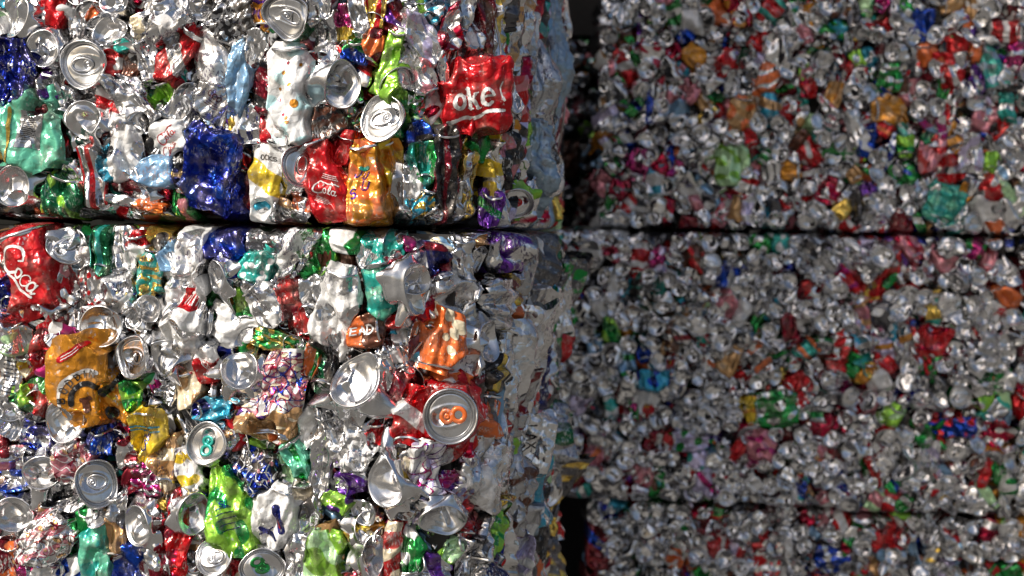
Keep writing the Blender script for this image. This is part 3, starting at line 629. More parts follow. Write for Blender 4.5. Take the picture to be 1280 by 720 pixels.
# ------------------------------------------------------------------ what is seen on the near stack, row by row
# kind  x y w h rot  ink / accent / print   options ; x y w h as sizes seen in the picture plane of the near face (1 px ~ 1 mm)
# S = crushed side of a can, L = lid end outwards, B = base end outwards.   '@words' = the thing's own label, '!words' = landmark name
NEAR = """
B 22 20 56 62 0 silver|@large pale silver can base at the top left corner
B 56 60 46 54 -20 silver/grey/b|!can base with the folded dome above the deep blue foil
S 20 93 52 78 10 deep blue|hero|!deep blue crumpled foil left of the big pull tab
L 108 81 54 62 -15 silver|tab=silver|hero|!upright lid with large looped pull tab
B 138 38 56 46 -30 silver/white/b
S 42 168 84 92 -20 mint/mint/-|hero|dec=label|lift=6|crush=.5|!mint green can with grey ingredients label
B 107 152 54 56 10 silver/maroon/s|hero
S 138 76 26 40 -20 red/white/b
S 147 56 22 20 10 teal
S 158 78 22 36 5 brown/black/b
S 183 72 26 62 -5 silver
S 220 66 34 74 40 red/silver/c|hero|dec=redcoke|!red and silver can slanting up right under the top edge
S 180 30 42 34 -20 silver/cream/h
S 216 22 40 62 40 silver/white/b
S 64 10 30 40 10 red/silver/b
S 92 22 26 56 10 silver/dark grey/b
B 140 0 40 36 0 silver/red/b
S 160 122 40 72 -40 silver|crush=.8
S 134 130 28 52 -12 white/red/c
S 198 116 14 30 -10 lime/dark green/b
S 225 128 36 62 20 grey/silver/b
S 156 188 42 76 5 white/silver/b|crush=1.2
S 214 172 56 46 -15 white/white/-|dec=rscript|hero|!white can with red script left of the blue foil
S 62 108 24 38 10 grey/purple/b
S 52 138 18 26 0 maroon
S 80 130 18 34 10 dark grey/silver/b
S 8 62 20 22 0 grey
S 174 150 30 34 30 silver/white/b
B 252 10 42 34 0 dark grey/black/b
S 290 28 58 60 20 black/grey/f
S 332 16 20 40 0 amber/purple/f
L 364 26 52 54 15 dark green|tab=silver|hero|lift=8|!round lid with squashed tab over dark green can at top
S 266 76 42 92 -18 pale silver/white/b|crush=.6
S 300 92 26 104 8 light blue|hero|crush=.8|!tall narrow light blue can
S 316 66 18 52 5 silver
S 364 116 62 118 -4 white/pale teal/b|hero|dec=dots|lift=8|crush=.8|!white can with orange and pink dots
S 329 108 14 96 -4 maroon/black/b
S 266 128 52 58 35 pale silver|dec=tiny
B 238 152 40 44 20 silver/white/b
B 432 106 42 74 -5 red/silver/b|hero|!long oval can base in a red rim
S 402 48 38 60 15 dark grey/silver/b
S 414 66 24 26 20 red/white/h
S 433 36 22 52 -5 yellow/magenta/h
S 450 24 22 52 0 silver
S 446 64 20 30 0 blue/green/h
S 466 56 18 34 20 orange/maroon/b
S 404 150 52 56 10 brown/black/f
S 389 118 40 36 30 silver/brown/b
S 468 12 26 36 10 gold/red/l
L 476 151 48 58 10 green|tab=silver|hero|!dented lid in a bright green can
S 312 158 24 54 -5 silver
S 334 154 24 46 -15 red/crimson/b
S 352 14 16 44 0 green/silver/b
S 396 14 26 40 10 silver
S 286 150 26 44 0 silver/white/b
S 490 78 30 92 5 lime|crush=.7|hero|!lime green can curving beside the top bale corner
S 508 84 36 64 -10 pale silver/pale green/d
S 528 46 34 66 -30 pale silver/lavender/b|crush=.7
S 520 6 30 22 20 lime/silver/b
S 565 34 26 62 25 crimson/silver/b|hero|!glossy crimson can strip high on the bale corner
S 592 60 26 58 5 silver/white/b
S 609 34 18 108 2 maroon/brown/b
S 494 24 32 50 -15 maroon/purple/b
S 545 12 26 36 20 silver/cyan/f
S 591 122 78 86 -4 red|hero|dec=oke|lift=26|flat=18|crush=.55|end=none|!red can with the white letters oke
B 634 124 26 54 5 silver|lift=48|flat=20|tilt=20,0
S 532 98 26 52 -20 pale silver/pink/b
S 546 132 24 56 30 white/crimson/b
S 522 130 22 44 10 silver/green/f
S 525 166 24 34 0 blue/black/b
S 502 132 22 50 -5 green/lime/b
S 626 46 14 92 2 silver/gold/f
S 641 28 12 62 0 silver/tan/l
S 643 72 14 56 -10 black
S 656 60 18 96 3 silver/orange/f
S 663 116 16 70 -3 silver
S 648 126 12 60 0 crimson/silver/b
S 676 52 14 110 0 silver/teal/f
S 690 60 14 120 0 silver/green/f
S 676 150 14 80 2 silver/gold/f
S 560 84 22 44 -8 silver
S 578 20 16 52 5 silver/black/b
B 20 234 58 62 -10 mint/silver/b|hero|!pale round can base below the mint green label
S 79 244 54 58 20 dark green/lime/b|hero|!dark green foil with pale yellow glints
S 114 222 24 68 -15 silver/red/l
S 132 212 34 26 -10 cyan/white/b
S 197 214 48 38 -25 light blue|crush=.7
S 178 240 62 24 12 maroon/crimson/f
S 172 254 62 16 18 orange/silver/h|hero|!thin orange can layer above the dark joint
B 178 269 42 26 15 orange/silver/b|tilt=50,250
S 205 280 30 26 30 pale silver
S 148 268 52 18 12 silver/red/b
S 112 268 40 16 5 dark grey
S 40 274 84 12 2 grey/maroon/b
S 224 254 26 40 0 green/pink/b
S 86 216 24 20 30 silver/red/b
S 228 205 16 44 0 black/gold/b
S 38 340 76 104 -22 red|hero|dec=coca|lift=10|crush=.4|!large red can with white script on the left edge
L 84 304 48 40 30 silver|tab=silver|tilt=35,90|hero
S 102 322 24 44 10 blue grey/silver/b
S 125 312 24 52 -5 dark green/teal/l
S 151 318 34 58 -10 silver/white/b
S 173 308 20 32 -8 white/red/h
S 188 334 28 62 8 teal/gold/f|hero|!teal and gold speckled can
S 196 304 16 40 -20 gold/black/b
S 209 318 20 34 -10 light blue/silver/b
S 240 308 38 82 10 pale silver/white/b|crush=.5|hero|!smooth silver cone shaped can right under the joint
S 267 213 80 92 15 deep blue/blue/b|hero|lift=8|crush=.75|!big blue can with purple glints
S 332 222 36 104 12 white/yellow/c|hero|dec=band|!white can with a yellow lettered band
S 328 256 20 34 -5 cyan/silver/b
S 353 174 34 30 0 white
L 380 208 42 58 -10 silver|tab=silver|hero|!silver lid tucked behind the red folded can
S 408 224 54 100 -18 red|hero|dec=cola|lift=8|crush=.7|!red folded can with small white lettering
S 457 232 46 104 -5 amber/orange/b|hero|dec=jus|lift=6|crush=.8|!amber can with purple letters
S 490 216 28 88 -5 amber/yellow/b
S 302 246 22 66 0 maroon/red/b
S 360 270 44 30 15 grey/tan/b
S 378 257 22 18 -10 orange/silver/b
S 424 190 14 50 15 red
S 274 300 54 52 -10 deep blue/blue/b
S 336 304 58 30 8 silver/dark grey/b
S 325 332 38 46 25 teal/white/d|hero|!teal green can with a small dark seal
S 362 322 38 70 25 silver/white/b
S 380 308 14 40 15 red/green/h
B 273 346 42 52 0 silver/deep blue/b|hero
S 396 312 34 56 -10 green/lime/b
S 432 300 42 38 5 white/green/H|crush=.5|hero|!flat white panel with green edge
S 462 304 28 58 10 pale silver/teal/c
S 474 362 38 74 -15 teal/mint/b|dec=blabel|hero|crush=.7|!long teal can with fine white lettering
S 528 198 14 60 0 teal/green/l
S 530 258 26 46 10 cyan/gold/f
S 556 218 32 112 -3 black/maroon/l|hero|crush=.7|!tall black and maroon can near the bale corner
S 572 266 22 80 0 silver
S 588 226 18 96 5 silver/gold/l
S 612 210 14 76 -2 yellow/silver/b|hero|!narrow yellow can strip on the bale corner
S 608 260 28 42 5 purple/green/c|hero|lift=14|flat=25|!crinkled purple can beside the red pull tab
L 638 256 40 36 10 lime|tab=red|hero|lift=16|flat=25|!lid with red pull tab on the bale corner
B 505 272 30 32 0 silver
S 516 226 22 66 -5 silver/white/b
S 598 180 16 40 0 green/black/b
S 540 272 18 34 30 silver
S 630 205 14 60 0 silver/pink/b
S 646 200 14 86 0 silver/crimson/f
S 660 210 12 96 5 silver/purple/f
S 674 236 12 80 0 silver/crimson/f
S 688 210 14 120 0 silver
S 656 262 14 40 0 silver
S 600 290 30 16 0 silver
S 628 308 22 58 0 purple/silver/b|hero
S 511 306 22 22 10 magenta/white/b
S 524 322 32 44 -10 pale silver/white/b
S 560 304 34 20 20 light blue/cream/b
S 582 322 26 54 -10 silver
B 604 326 28 44 0 silver/black/b
S 548 328 22 44 -20 navy/maroon/b
S 661 312 24 54 0 dark grey/silver/f
S 684 300 16 40 0 dark green/gold/f
S 645 318 14 54 0 silver/tan/l
S 604 296 24 20 0 tan/silver/b
S 496 306 20 38 10 teal/silver/b
S 674 330 12 80 0 light blue/tan/l
S 694 330 14 90 0 silver/blue/f
S 14 356 20 52 -5 deep blue|hero
S 82 352 22 62 -8 white/silver/f
S 4 330 16 60 0 red/black/b
B 48 394 54 40 5 silver|tilt=45,250
S 22 422 40 50 -10 silver/pale green/b
S 54 430 20 92 14 red/maroon/b
B 130 408 58 58 20 red/silver/b|hero|!dark hollow can base with red side above the orange can
L 60 422 40 34 10 silver|tab=silver
S 103 474 76 104 -10 amber|hero|dec=bodd|lift=14|crush=.32|end=none|!amber can with black arched lettering and red banner
S 142 500 24 58 -30 amber/black/b
S 112 352 28 52 -15 silver/red/d
S 152 356 34 72 5 silver/white/b
S 90 392 14 40 -10 silver
B 168 400 14 26 10 red/gold/b
B 190 386 34 44 0 blue/silver/b
L 168 446 44 54 -10 silver|tab=silver|hero
B 206 448 40 58 -15 silver|hero
S 234 396 52 132 5 white/silver/b|hero|dec=redlab|lift=4|!white crumpled can with a red lettered block
S 12 470 24 54 0 silver|dec=bars|!silver can with black ladder stripes on left edge
S 28 456 22 28 0 yellow/cream/b
S 28 504 30 30 40 green/lime/b
S 44 488 26 42 20 red/green/h
S 168 497 28 40 0 green/lime/b|hero
S 198 480 36 32 15 silver
S 232 486 26 38 -10 cream/tan/b
S 104 520 30 24 0 amber
S 286 408 62 46 10 white/silver/b
S 258 454 28 44 -10 red/white/h|dec=redcoke
S 306 418 26 20 -10 white/red/b
B 305 459 54 58 0 silver/white/b|hero|lift=6|!round pale base left of the multicoloured can
S 338 424 48 22 10 green/gold/f
S 300 382 22 46 -10 green/lime/b
S 330 376 44 62 -40 silver/white/b|crush=.6|hero|!folded silver triangle can left of the red wedge
S 364 372 28 74 -20 red/maroon/b
S 350 494 64 108 10 white/pink/b|hero|dec=multi|crush=.8|lift=4|!multicoloured patterned can with purple and red print
S 338 532 34 44 -30 tan/orange/b
S 419 392 50 112 10 white/silver/b|hero|crush=1.2|!long white crumpled can right of centre
S 388 366 24 48 0 silver/grey/b
B 447 472 62 84 5 silver/amber/s|hero|lift=6|tilt=20,60|!large bright ring of an opened can base
S 456 414 46 40 -5 brown/orange/h|hero|dec=dead|crush=.6|!brown and orange can with white capitals
S 380 334 26 26 20 green/silver/b
S 403 452 18 60 0 black/dark green/b
S 392 452 18 44 5 orange/green/l
B 522 360 44 72 5 maroon/silver/b|hero|lift=4|!long oval dark red tinted base
S 572 368 54 54 20 pale silver/white/b|crush=.7
S 555 424 48 76 15 orange|hero|dec=pale|crush=.7|lift=4|!orange can with cream spots
S 500 436 32 64 -10 silver/white/b
S 497 402 22 22 -10 red/white/b
S 526 424 16 84 15 silver
B 608 426 32 62 0 silver|hero
S 625 378 20 50 0 silver/red/f
S 634 360 14 52 -5 gold/maroon/b
S 660 396 44 68 15 pale silver|hero|dec=rband|lift=22|flat=35|crush=.7|!silver can with a diagonal red band
S 668 358 26 38 -30 green/cyan/f|hero|lift=14|flat=30|!bright green crinkled foil on the bale corner
S 617 468 20 44 0 black/yellow/c|hero|!black can with a glowing yellow band
S 631 456 12 90 0 silver
S 500 482 24 56 25 crimson/red/b
S 573 460 40 38 0 white/orange/b
S 650 460 14 84 0 silver/white/b
S 665 452 12 70 0 silver/red/b
S 678 468 12 80 0 navy/teal/l
S 690 440 14 120 0 silver/green/f
S 594 400 16 70 -10 silver/cream/b
S 540 400 14 40 0 cream/silver/b
S 594 488 18 50 0 black/maroon/b
S 610 510 18 40 0 dark grey/silver/b
B 84 528 54 62 0 silver|hero|!smooth can base below the amber lettered can
S 20 520 40 46 30 silver/grey/b
S 47 550 34 30 20 deep blue/silver/b
S 18 574 40 30 -10 pale silver/pink/b
S 18 602 40 28 -5 blue/silver/b
B 56 590 54 58 10 silver/lavender/l|hero|!deep open can base at lower left
S 93 576 46 46 15 pale silver/pink/b|dec=pinkm
S 126 551 26 30 0 blue/navy/b
L 127 602 40 62 -12 silver|tab=silver|hero|!narrow bent lid with tab at lower left
S 182 542 44 62 5 yellow/gold/b|hero|dec=ylw|!yellow foil can with blue script
S 158 572 26 50 -10 silver/maroon/b
S 178 600 36 32 10 magenta/silver/f
S 202 578 34 58 0 tan/cream/b
S 232 592 28 52 -20 white/yellow/b
S 146 538 22 30 30 silver/crimson/b
B 22 640 52 54 0 silver/white/b|hero|!can base with triangular dent at lower left
S 62 672 72 66 20 silver|hero|crush=.9|dec=pinkm
S 93 630 42 18 -12 silver
S 106 652 24 28 10 green/white/b
S 121 684 36 86 5 mint/teal/b|hero|crush=.7|!tall mint green can at the bottom edge
S 140 670 12 60 0 tan
B 172 656 50 64 -5 silver/gold/b|hero
S 160 706 46 44 0 blue/silver/b
S 146 640 18 46 0 silver/dark grey/b
S 224 668 36 98 0 red/crimson/b|hero|!long crimson foil can at the bottom edge
S 200 684 18 70 0 silver/maroon/b
S 8 700 28 40 0 maroon/orange/b
S 85 712 36 26 0 blue/white/b
S 52 712 40 22 0 white/magenta/b
S 290 492 48 26 0 silver/grey/f
S 266 510 44 28 -8 cyan/deep blue/b|hero
L 260 552 50 52 0 silver|tab=teal|hero|!lid with a teal green pull tab
S 387 538 42 52 -15 white/silver/b
S 320 590 56 54 20 black/deep blue/b|hero|dec=darkm|!crumpled black and blue can in the lower middle
S 323 553 26 16 20 lime/pale green/b
S 372 576 24 48 -35 mint/green/b
S 290 640 56 100 -8 lime/green/b|hero|dec=letters|lift=6|crush=.9|!lime green can with blue lettering
S 346 642 58 76 15 white|hero|dec=blur|crush=.9|lift=4|!white can with royal blue patches
L 274 692 42 46 0 silver|tab=grey|hero|tilt=20,100
L 332 706 50 46 0 silver|tab=green|hero|lift=6|!lid with dark green pull tab at the bottom edge
B 244 640 36 64 5 silver/white/b|hero
S 400 568 24 98 0 silver
S 418 528 20 96 -15 silver
S 446 556 52 60 20 silver/white/f|crush=1.2
S 441 602 38 30 -20 purple/silver/b|hero|!purple can left of the bright oval base
S 420 626 34 22 15 lime/purple/b
B 452 642 40 44 0 silver
B 479 596 40 80 0 silver|hero|lift=6|!bright oval can base at lower centre
S 456 672 42 32 0 amber/yellow/b
S 402 696 50 62 0 lime/pale green/b|hero|!pale lime can at the bottom edge
S 436 706 26 32 0 light blue/silver/b
B 470 696 30 60 0 dark green/silver/b
S 372 690 20 60 10 silver
S 300 716 20 30 0 red/cream/b
S 382 640 20 60 10 silver/dark grey/b
S 378 620 16 40 0 cream/white/b
L 567 516 66 68 0 orange/red/h|tab=orange|hero|lift=26|tilt=8,0|flat=4|crush=.25|!sharp round lid with an orange pull tab
S 518 522 44 74 12 red/white/c|hero|!red can left of the orange pull tab
S 528 586 46 66 5 white|hero|dec=multi2
S 504 586 18 66 5 yellow/cream/b
S 600 592 38 84 15 silver/white/b|hero|lift=4
S 566 600 28 20 0 magenta/purple/b
B 548 650 66 46 15 lavender/silver/b|hero|!silver and lavender base above the bottom edge
S 562 570 36 18 -20 red/white/b
S 500 632 40 22 30 silver/amber/b
S 490 692 26 62 10 red/cream/b
S 512 692 20 52 0 green/white/b
S 540 708 42 34 10 purple/silver/b|hero|!purple can at the bottom edge
S 566 690 30 22 -20 pale green/lime/b
S 590 650 16 36 20 red/maroon/b
S 604 676 22 66 35 silver/dark grey/b
S 615 676 16 62 28 lime/green/b
S 645 690 46 54 10 lavender/white/b|hero|lift=44|flat=5|crush=1.6|end=none|@torn pale lavender scrap of can hanging at the bottom right of the near bale
S 660 552 60 76 0 silver|hero|dec=lax|lift=46|flat=8|crush=.3|end=none|!silver can with black letters LAX
S 700 548 16 92 -30 black/blue/c|hero|lift=18|flat=30|!slanting black can with blue band at the far edge
S 660 612 20 44 0 cyan/silver/b
B 682 612 22 44 0 silver
S 704 620 16 60 0 green/dark green/b
S 628 640 16 40 0 gold/amber/b
S 642 618 22 52 5 grey/brown/b
S 614 706 30 30 0 navy/silver/b
S 584 704 20 46 20 silver
S 690 650 14 90 0 silver/gold/f
S 672 660 12 70 0 silver
S 640 500 14 60 0 silver/maroon/b
S 690 520 12 60 0 silver/dark green/b
S 622 560 14 80 0 silver/dark grey/b
S 588 560 14 60 0 silver/crimson/b
S 470 544 22 30 0 silver/red/b
S 480 470 14 60 0 silver
"""
FAR = """
U B 883 96 28 24 0 silver
U B 1115 66 23 27 0 silver
U S 1180 254 44 46 20 teal/mint/b|@rounded teal can in the upper far bale above the joint
U S 1236 78 26 56 -15 teal/blue grey/b|@long grey teal can near the right edge of the upper far bale
U S 1111 138 40 34 0 amber/tan/b|@brownish orange can in the middle of the upper far bale
U S 1151 32 28 36 10 blue|@bright blue can near the top of the upper far bale
U S 958 94 32 50 10 orange/silver/b|@orange red can top left in the far stack
U S 906 78 32 30 -10 red/silver/b|@red can beside a shiny base in the upper far bale
U S 916 206 42 46 0 pale green/lime/b|@pale green can low in the upper far bale
U S 1163 194 30 38 0 pink/red/b|@pinkish red can left of the lavender grey one in the upper far bale
U S 1214 192 32 44 0 pale silver/lavender/b|@lavender grey can with white print in the upper far bale
U S 1256 40 36 26 0 red/white/s|@red and white can in the top right corner
U S 1083 176 22 38 10 blue/white/b|@blue can above a lime foil in the upper far bale
U S 1131 183 22 26 0 lime/green/b|@lime green foil in the upper far bale
U S 1186 88 34 40 -10 red/silver/b|@red and silver can left of the long grey teal one
U S 1112 98 30 32 0 green/silver/b|@green can below a round base in the upper far bale
U S 1042 120 20 32 0 tan/amber/b|@small brown can in the upper far bale
U S 1010 104 22 34 0 red/crimson/b|@dark red can in the middle of the upper far bale
U S 928 142 34 44 10 tan/orange/b|@copper coloured crumpled can in the upper far bale
U S 797 206 28 36 10 magenta/silver/b|@magenta can in the shaded part of the upper far bale
U S 1222 100 24 36 0 purple/silver/b|@purple and silver can near the right of the upper far bale
M S 765 410 24 34 0 green/lime/b|@bright green foil in the shaded side of the middle far bale
M S 820 476 42 28 -10 cyan/blue/b|@turquoise foil in the middle far bale
M S 905 346 24 30 0 blue/white/b|@blue can with a white spot in the middle far bale
M S 966 512 56 44 -5 green/silver/b|@wide crumpled green can in the middle far bale
M S 1168 428 40 36 10 red/crimson/b|@bright red crumpled can in the middle far bale
M S 1185 533 58 26 0 blue/red/b|@flat blue oval can with red spot in the middle far bale
M S 1114 518 28 26 30 lime/pale green/b|@lime green patch in the middle far bale
M S 940 516 16 36 0 yellow/amber/b|@yellow strip left of the wide green can
M S 1082 466 26 24 0 amber/gold/b|@small amber can in the middle far bale
M S 908 380 30 34 0 pink/silver/b|@dusty pink can in the middle far bale
M S 1052 432 26 40 0 red/silver/b|@red and silver can in the middle of the far stack
M B 1103 320 34 32 0 silver
M B 903 428 26 25 0 silver
M B 1028 402 26 26 0 silver
M L 1200 495 28 28 0 green|tab=silver
M B 1222 452 26 26 0 silver
M S 820 325 22 34 10 magenta/lavender/b|@mauve can near the top of the middle far bale
M S 948 558 40 40 0 pink/magenta/b|@pink can with magenta print above the lower joint
M S 860 552 46 24 5 lavender/green/b|@mauve and green can low in the middle far bale
W S 1128 636 26 22 20 lime/green/b|@lime green scrap on the lower joint of the far stack
W L 1262 662 30 30 0 silver|tab=silver
W S 1110 672 36 36 10 red/maroon/b|@dark red can in the lowest far bale
W S 1040 700 40 34 0 blue/silver/b|@blue can in the lowest far bale
"""

def parse(line):
    head, *opts = line.split('|')
    t = head.split(); o = dict(kind=t[0], x=float(t[1]), y=float(t[2]), w=float(t[3]), h=float(t[4]), rot=float(t[5]))
    cols = ' '.join(t[6:]).split('/')
    o['c1'] = cols[0]; o['c2'] = cols[1] if len(cols) > 1 else cols[0]; o['pat'] = cols[2] if len(cols) > 2 else '-'
    for p in opts:
        if p[0] in '@!': o['label' if p[0] == '@' else 'mark'] = p[1:]
        elif '=' in p: k, v = p.split('='); o[k] = v
        else: o[p] = True
    return o

def make(o, bale, seed, res):
    s, z, d = locate(bale, o['x'], o['y'])
    mm = d / FPX * 1000
    if 'flat' in o: wm = o['w'] * mm / max(.6, math.cos(R(float(o['flat']))))
    else:
        s0 = locate(bale, o['x'] - o['w'] / 2, o['y'])[0]; s1 = locate(bale, o['x'] + o['w'] / 2, o['y'])[0]
        wm = (s1 - s0) * 1000; wm = max(min(wm, max(o['w'] * mm, 64 if o['x'] > 612 else 72)), 30); s = min(s, bale.s1 + bale.arc + bale.depth - .12)
    hm = o['h'] * mm
    if o['x'] > 612 and bale in (near_up, near_lo) and 'flat' not in o:
        wm = min(wm, 64)
    rng = random.Random(seed)
    tilt = tuple(float(v) for v in o['tilt'].split(',')) if 'tilt' in o else None
    hero = o.get('hero', False)
    lift = float(o['lift']) if 'lift' in o else (rng.uniform(-1, 6) if hero else rng.uniform(-15, 2))
    g = 1.06 if hero else 1.22
    if o['kind'] != 'S' and 'lift' not in o: lift -= 3
    if o['x'] > 640 and 'flat' not in o and bale in (near_up, near_lo): hm *= 1.5; lift = rng.uniform(-24, 3)
    if o['kind'] != 'S': g = 1.03
    return Can(o['kind'], s, z, wm * g, hm * g, o['rot'], o['c1'], o['c2'], o['pat'], seed, lift=lift, tab=o.get('tab', 'silver'),
               flat=float(o['flat']) if 'flat' in o else None, res=res, crush=float(o.get('crush', 1.0 if o['kind'] == 'S' else 1.4)), end=o.get('end'), tilt=tilt,
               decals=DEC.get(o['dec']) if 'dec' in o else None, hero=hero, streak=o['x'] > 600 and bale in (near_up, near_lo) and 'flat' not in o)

# ------------------------------------------------------------------ labels
ADJ = {'b': 'with {} blotches', 'f': 'speckled with {}', 's': 'banded with {}', 'l': 'striped with {}', 'h': 'turning {} at one end', 'H': 'with a {} lower edge', 'c': 'with a {} band', 'd': 'with {} dots', 't': 'with fine {} stripes'}
def describe(o):
    if o['kind'] == 'S':
        shp = 'narrow upright' if o['h'] > 2.4 * o['w'] else ('flat lying' if o['w'] > 1.7 * o['h'] else ('small crushed' if o['w'] * o['h'] < 1000 else 'crushed'))
        t = f"{shp} {o['c1']} can"
        if o['pat'] in ADJ and o['c2'] != o['c1']: t += ' ' + ADJ[o['pat']].format(o['c2'])
        return t
    if o['kind'] == 'L': return f"can lid with {o.get('tab', 'silver')} pull tab"
    t = 'small can base' if o['w'] * o['h'] < 1300 else ('oval can base' if o['h'] > 1.3 * o['w'] else 'domed can base')
    return t + ('' if o['c1'] == 'silver' else f" of a {o['c1']} can")

items = [parse(l) for l in NEAR.strip().splitlines()]
for o in items:                     # squeezed side face: plainer print; greys and black put in for its shade
    if o['x'] > 612 and 'flat' not in o:
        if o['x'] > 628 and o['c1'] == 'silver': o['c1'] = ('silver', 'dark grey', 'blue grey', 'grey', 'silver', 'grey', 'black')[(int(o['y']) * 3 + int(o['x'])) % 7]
        if o['pat'] in 'fl' or (o['x'] > 636 and int(o['y']) % 2): o['pat'] = 'b' if int(o['y']) % 3 else '-'
marks = [o for o in items if 'mark' in o]
seen = set()
DIRS = [('right of', 0), ('above and right of', 45), ('above', 90), ('above and left of', 135), ('left of', 180), ('below and left of', 225), ('below', 270), ('below and right of', 315)]
def relation(o, m):
    a = math.degrees(math.atan2(m['y'] - o['y'], o['x'] - m['x'])) % 360
    return DIRS[int(((a + 22.5) % 360) // 45)][0]
for o in items:
    if 'mark' in o: o['label'] = o['mark']
    if 'label' in o: seen.add(o['label']); continue
for o in items:
    if 'label' in o: continue
    near = sorted((math.hypot(m['x'] - o['x'], m['y'] - o['y']), i) for i, m in enumerate(marks))
    base = describe(o)
    for _, i in near[:5]:
        mk = marks[i]['mark']
        words = mk.split()
        lab = f"{base} {relation(o, marks[i])} the {mk}"
        if len(lab.split()) > 16: lab = f"{base.replace('crushed ', '')} {relation(o, marks[i])} the {mk}"
        if len(lab.split()) <= 16 and lab not in seen: break
    else:
        for _, i in near[:8]:
            lab = f"{o['c1']} can {relation(o, marks[i])} the {marks[i]['mark']}"
            if len(lab.split()) <= 16 and lab not in seen: break
    seen.add(lab); o['label'] = lab

def emit(o, can, bale, neigh, group, mat_side=None):
    parts = can.build(bale, neigh)
    ctr = bale.world(can.s, can.z, 0.0)
    e = bpy.data.objects.new('crushed_can', None); COL.objects.link(e); e.location = [float(v) for v in ctr]; e.empty_display_size = .02
    e['label'] = o['label']; e['category'] = 'can'; e['group'] = group
    obs = {}
    for nm in ('body', 'lid', 'base', 'tab'):
        if nm not in parts: continue
        V, F, A = parts[nm]
        par = obs['lid'] if nm == 'tab' else e
        ob = mesh_obj(nm, V - ctr, F, (mat_side or M_SIDE) if nm == 'body' else M_END, A, par)
        if nm == 'tab' and can.tab not in ('silver', 'grey'): ob['label'] = f'{can.tab} pull tab'
        obs[nm] = ob
    return e

def near_of(c, cans, reach=.14):
    return [o for o in cans if o is not c and abs(o.s - c.s) < reach and abs(o.z - c.z) < reach and o.flat is None]

# ------------------------------------------------------------------ ground
gv = np.array([[-60, -60, 0], [60, -60, 0], [60, 60, 0], [-60, 60, 0]], float)
g = mesh_obj('ground', gv, np.array([[0, 1, 2, 3]]), M_GROUND, smooth=False); g['kind'] = 'structure'

def wire(B, px, py, z0, z1, label):
    s = locate(B, px, py)[0]; zs = np.linspace(z0, z1, 60); n = 8
    off = .0045 * np.sin(zs * 31 + px) + .003 * np.sin(zs * 77)
    nn = .006 + .010 * np.sin(zs * 23 + px * .7)
    P = B.world(s + off, zs, nn); th = np.linspace(0, 2 * math.pi, n, endpoint=False)
    V = (P[:, None, :] + .0016 * np.stack([np.cos(th), np.sin(th), 0 * th], -1)[None]).reshape(-1, 3)
    o = mesh_obj('baling_wire', V, grid_faces(60, n), M_WIRE); o['label'] = label; o['category'] = 'wire'; o['group'] = 'baling wires on the near bale'
wire(near_up, 677, 70, EYE + .02, EYE + ROW - .02, 'thin vertical baling wire on the side face of the upper near bale, nearer one')
wire(near_up, 696, 70, EYE + .02, EYE + ROW - .02, 'thin vertical baling wire on the side of the upper near bale, closest to dark gap')
wire(near_up, 616, 60, EYE + .02, EYE + ROW - .02, 'thin pale baling wire on the corner behind the red can with letters oke')

# ------------------------------------------------------------------ bale bodies: dark core and the packed cans that nobody could count
COLS = (['silver'] * 11 + ['pale silver'] * 4 + ['grey'] * 6 + ['pink', 'light blue', 'pale green', 'lavender'] + ['white'] * 6 + ['red'] * 8 + ['crimson'] * 3 + ['green'] * 4 + ['pink'] * 2 + ['teal', 'lime', 'blue', 'blue', 'deep blue', 'light blue',
        'amber', 'tan', 'tan', 'maroon', 'maroon', 'brown', 'black', 'black', 'orange', 'orange', 'amber', 'green', 'teal', 'gold', 'purple', 'pink', 'magenta', 'cyan', 'dark green', 'lavender', 'dark grey', 'dark grey'])
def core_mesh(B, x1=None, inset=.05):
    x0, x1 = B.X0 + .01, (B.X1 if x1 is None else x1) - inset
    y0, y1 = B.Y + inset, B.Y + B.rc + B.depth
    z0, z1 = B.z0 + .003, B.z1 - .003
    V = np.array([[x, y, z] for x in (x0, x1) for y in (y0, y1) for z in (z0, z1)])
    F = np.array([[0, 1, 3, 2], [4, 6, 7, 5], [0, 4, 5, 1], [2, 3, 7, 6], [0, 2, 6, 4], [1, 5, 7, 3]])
    return V, F

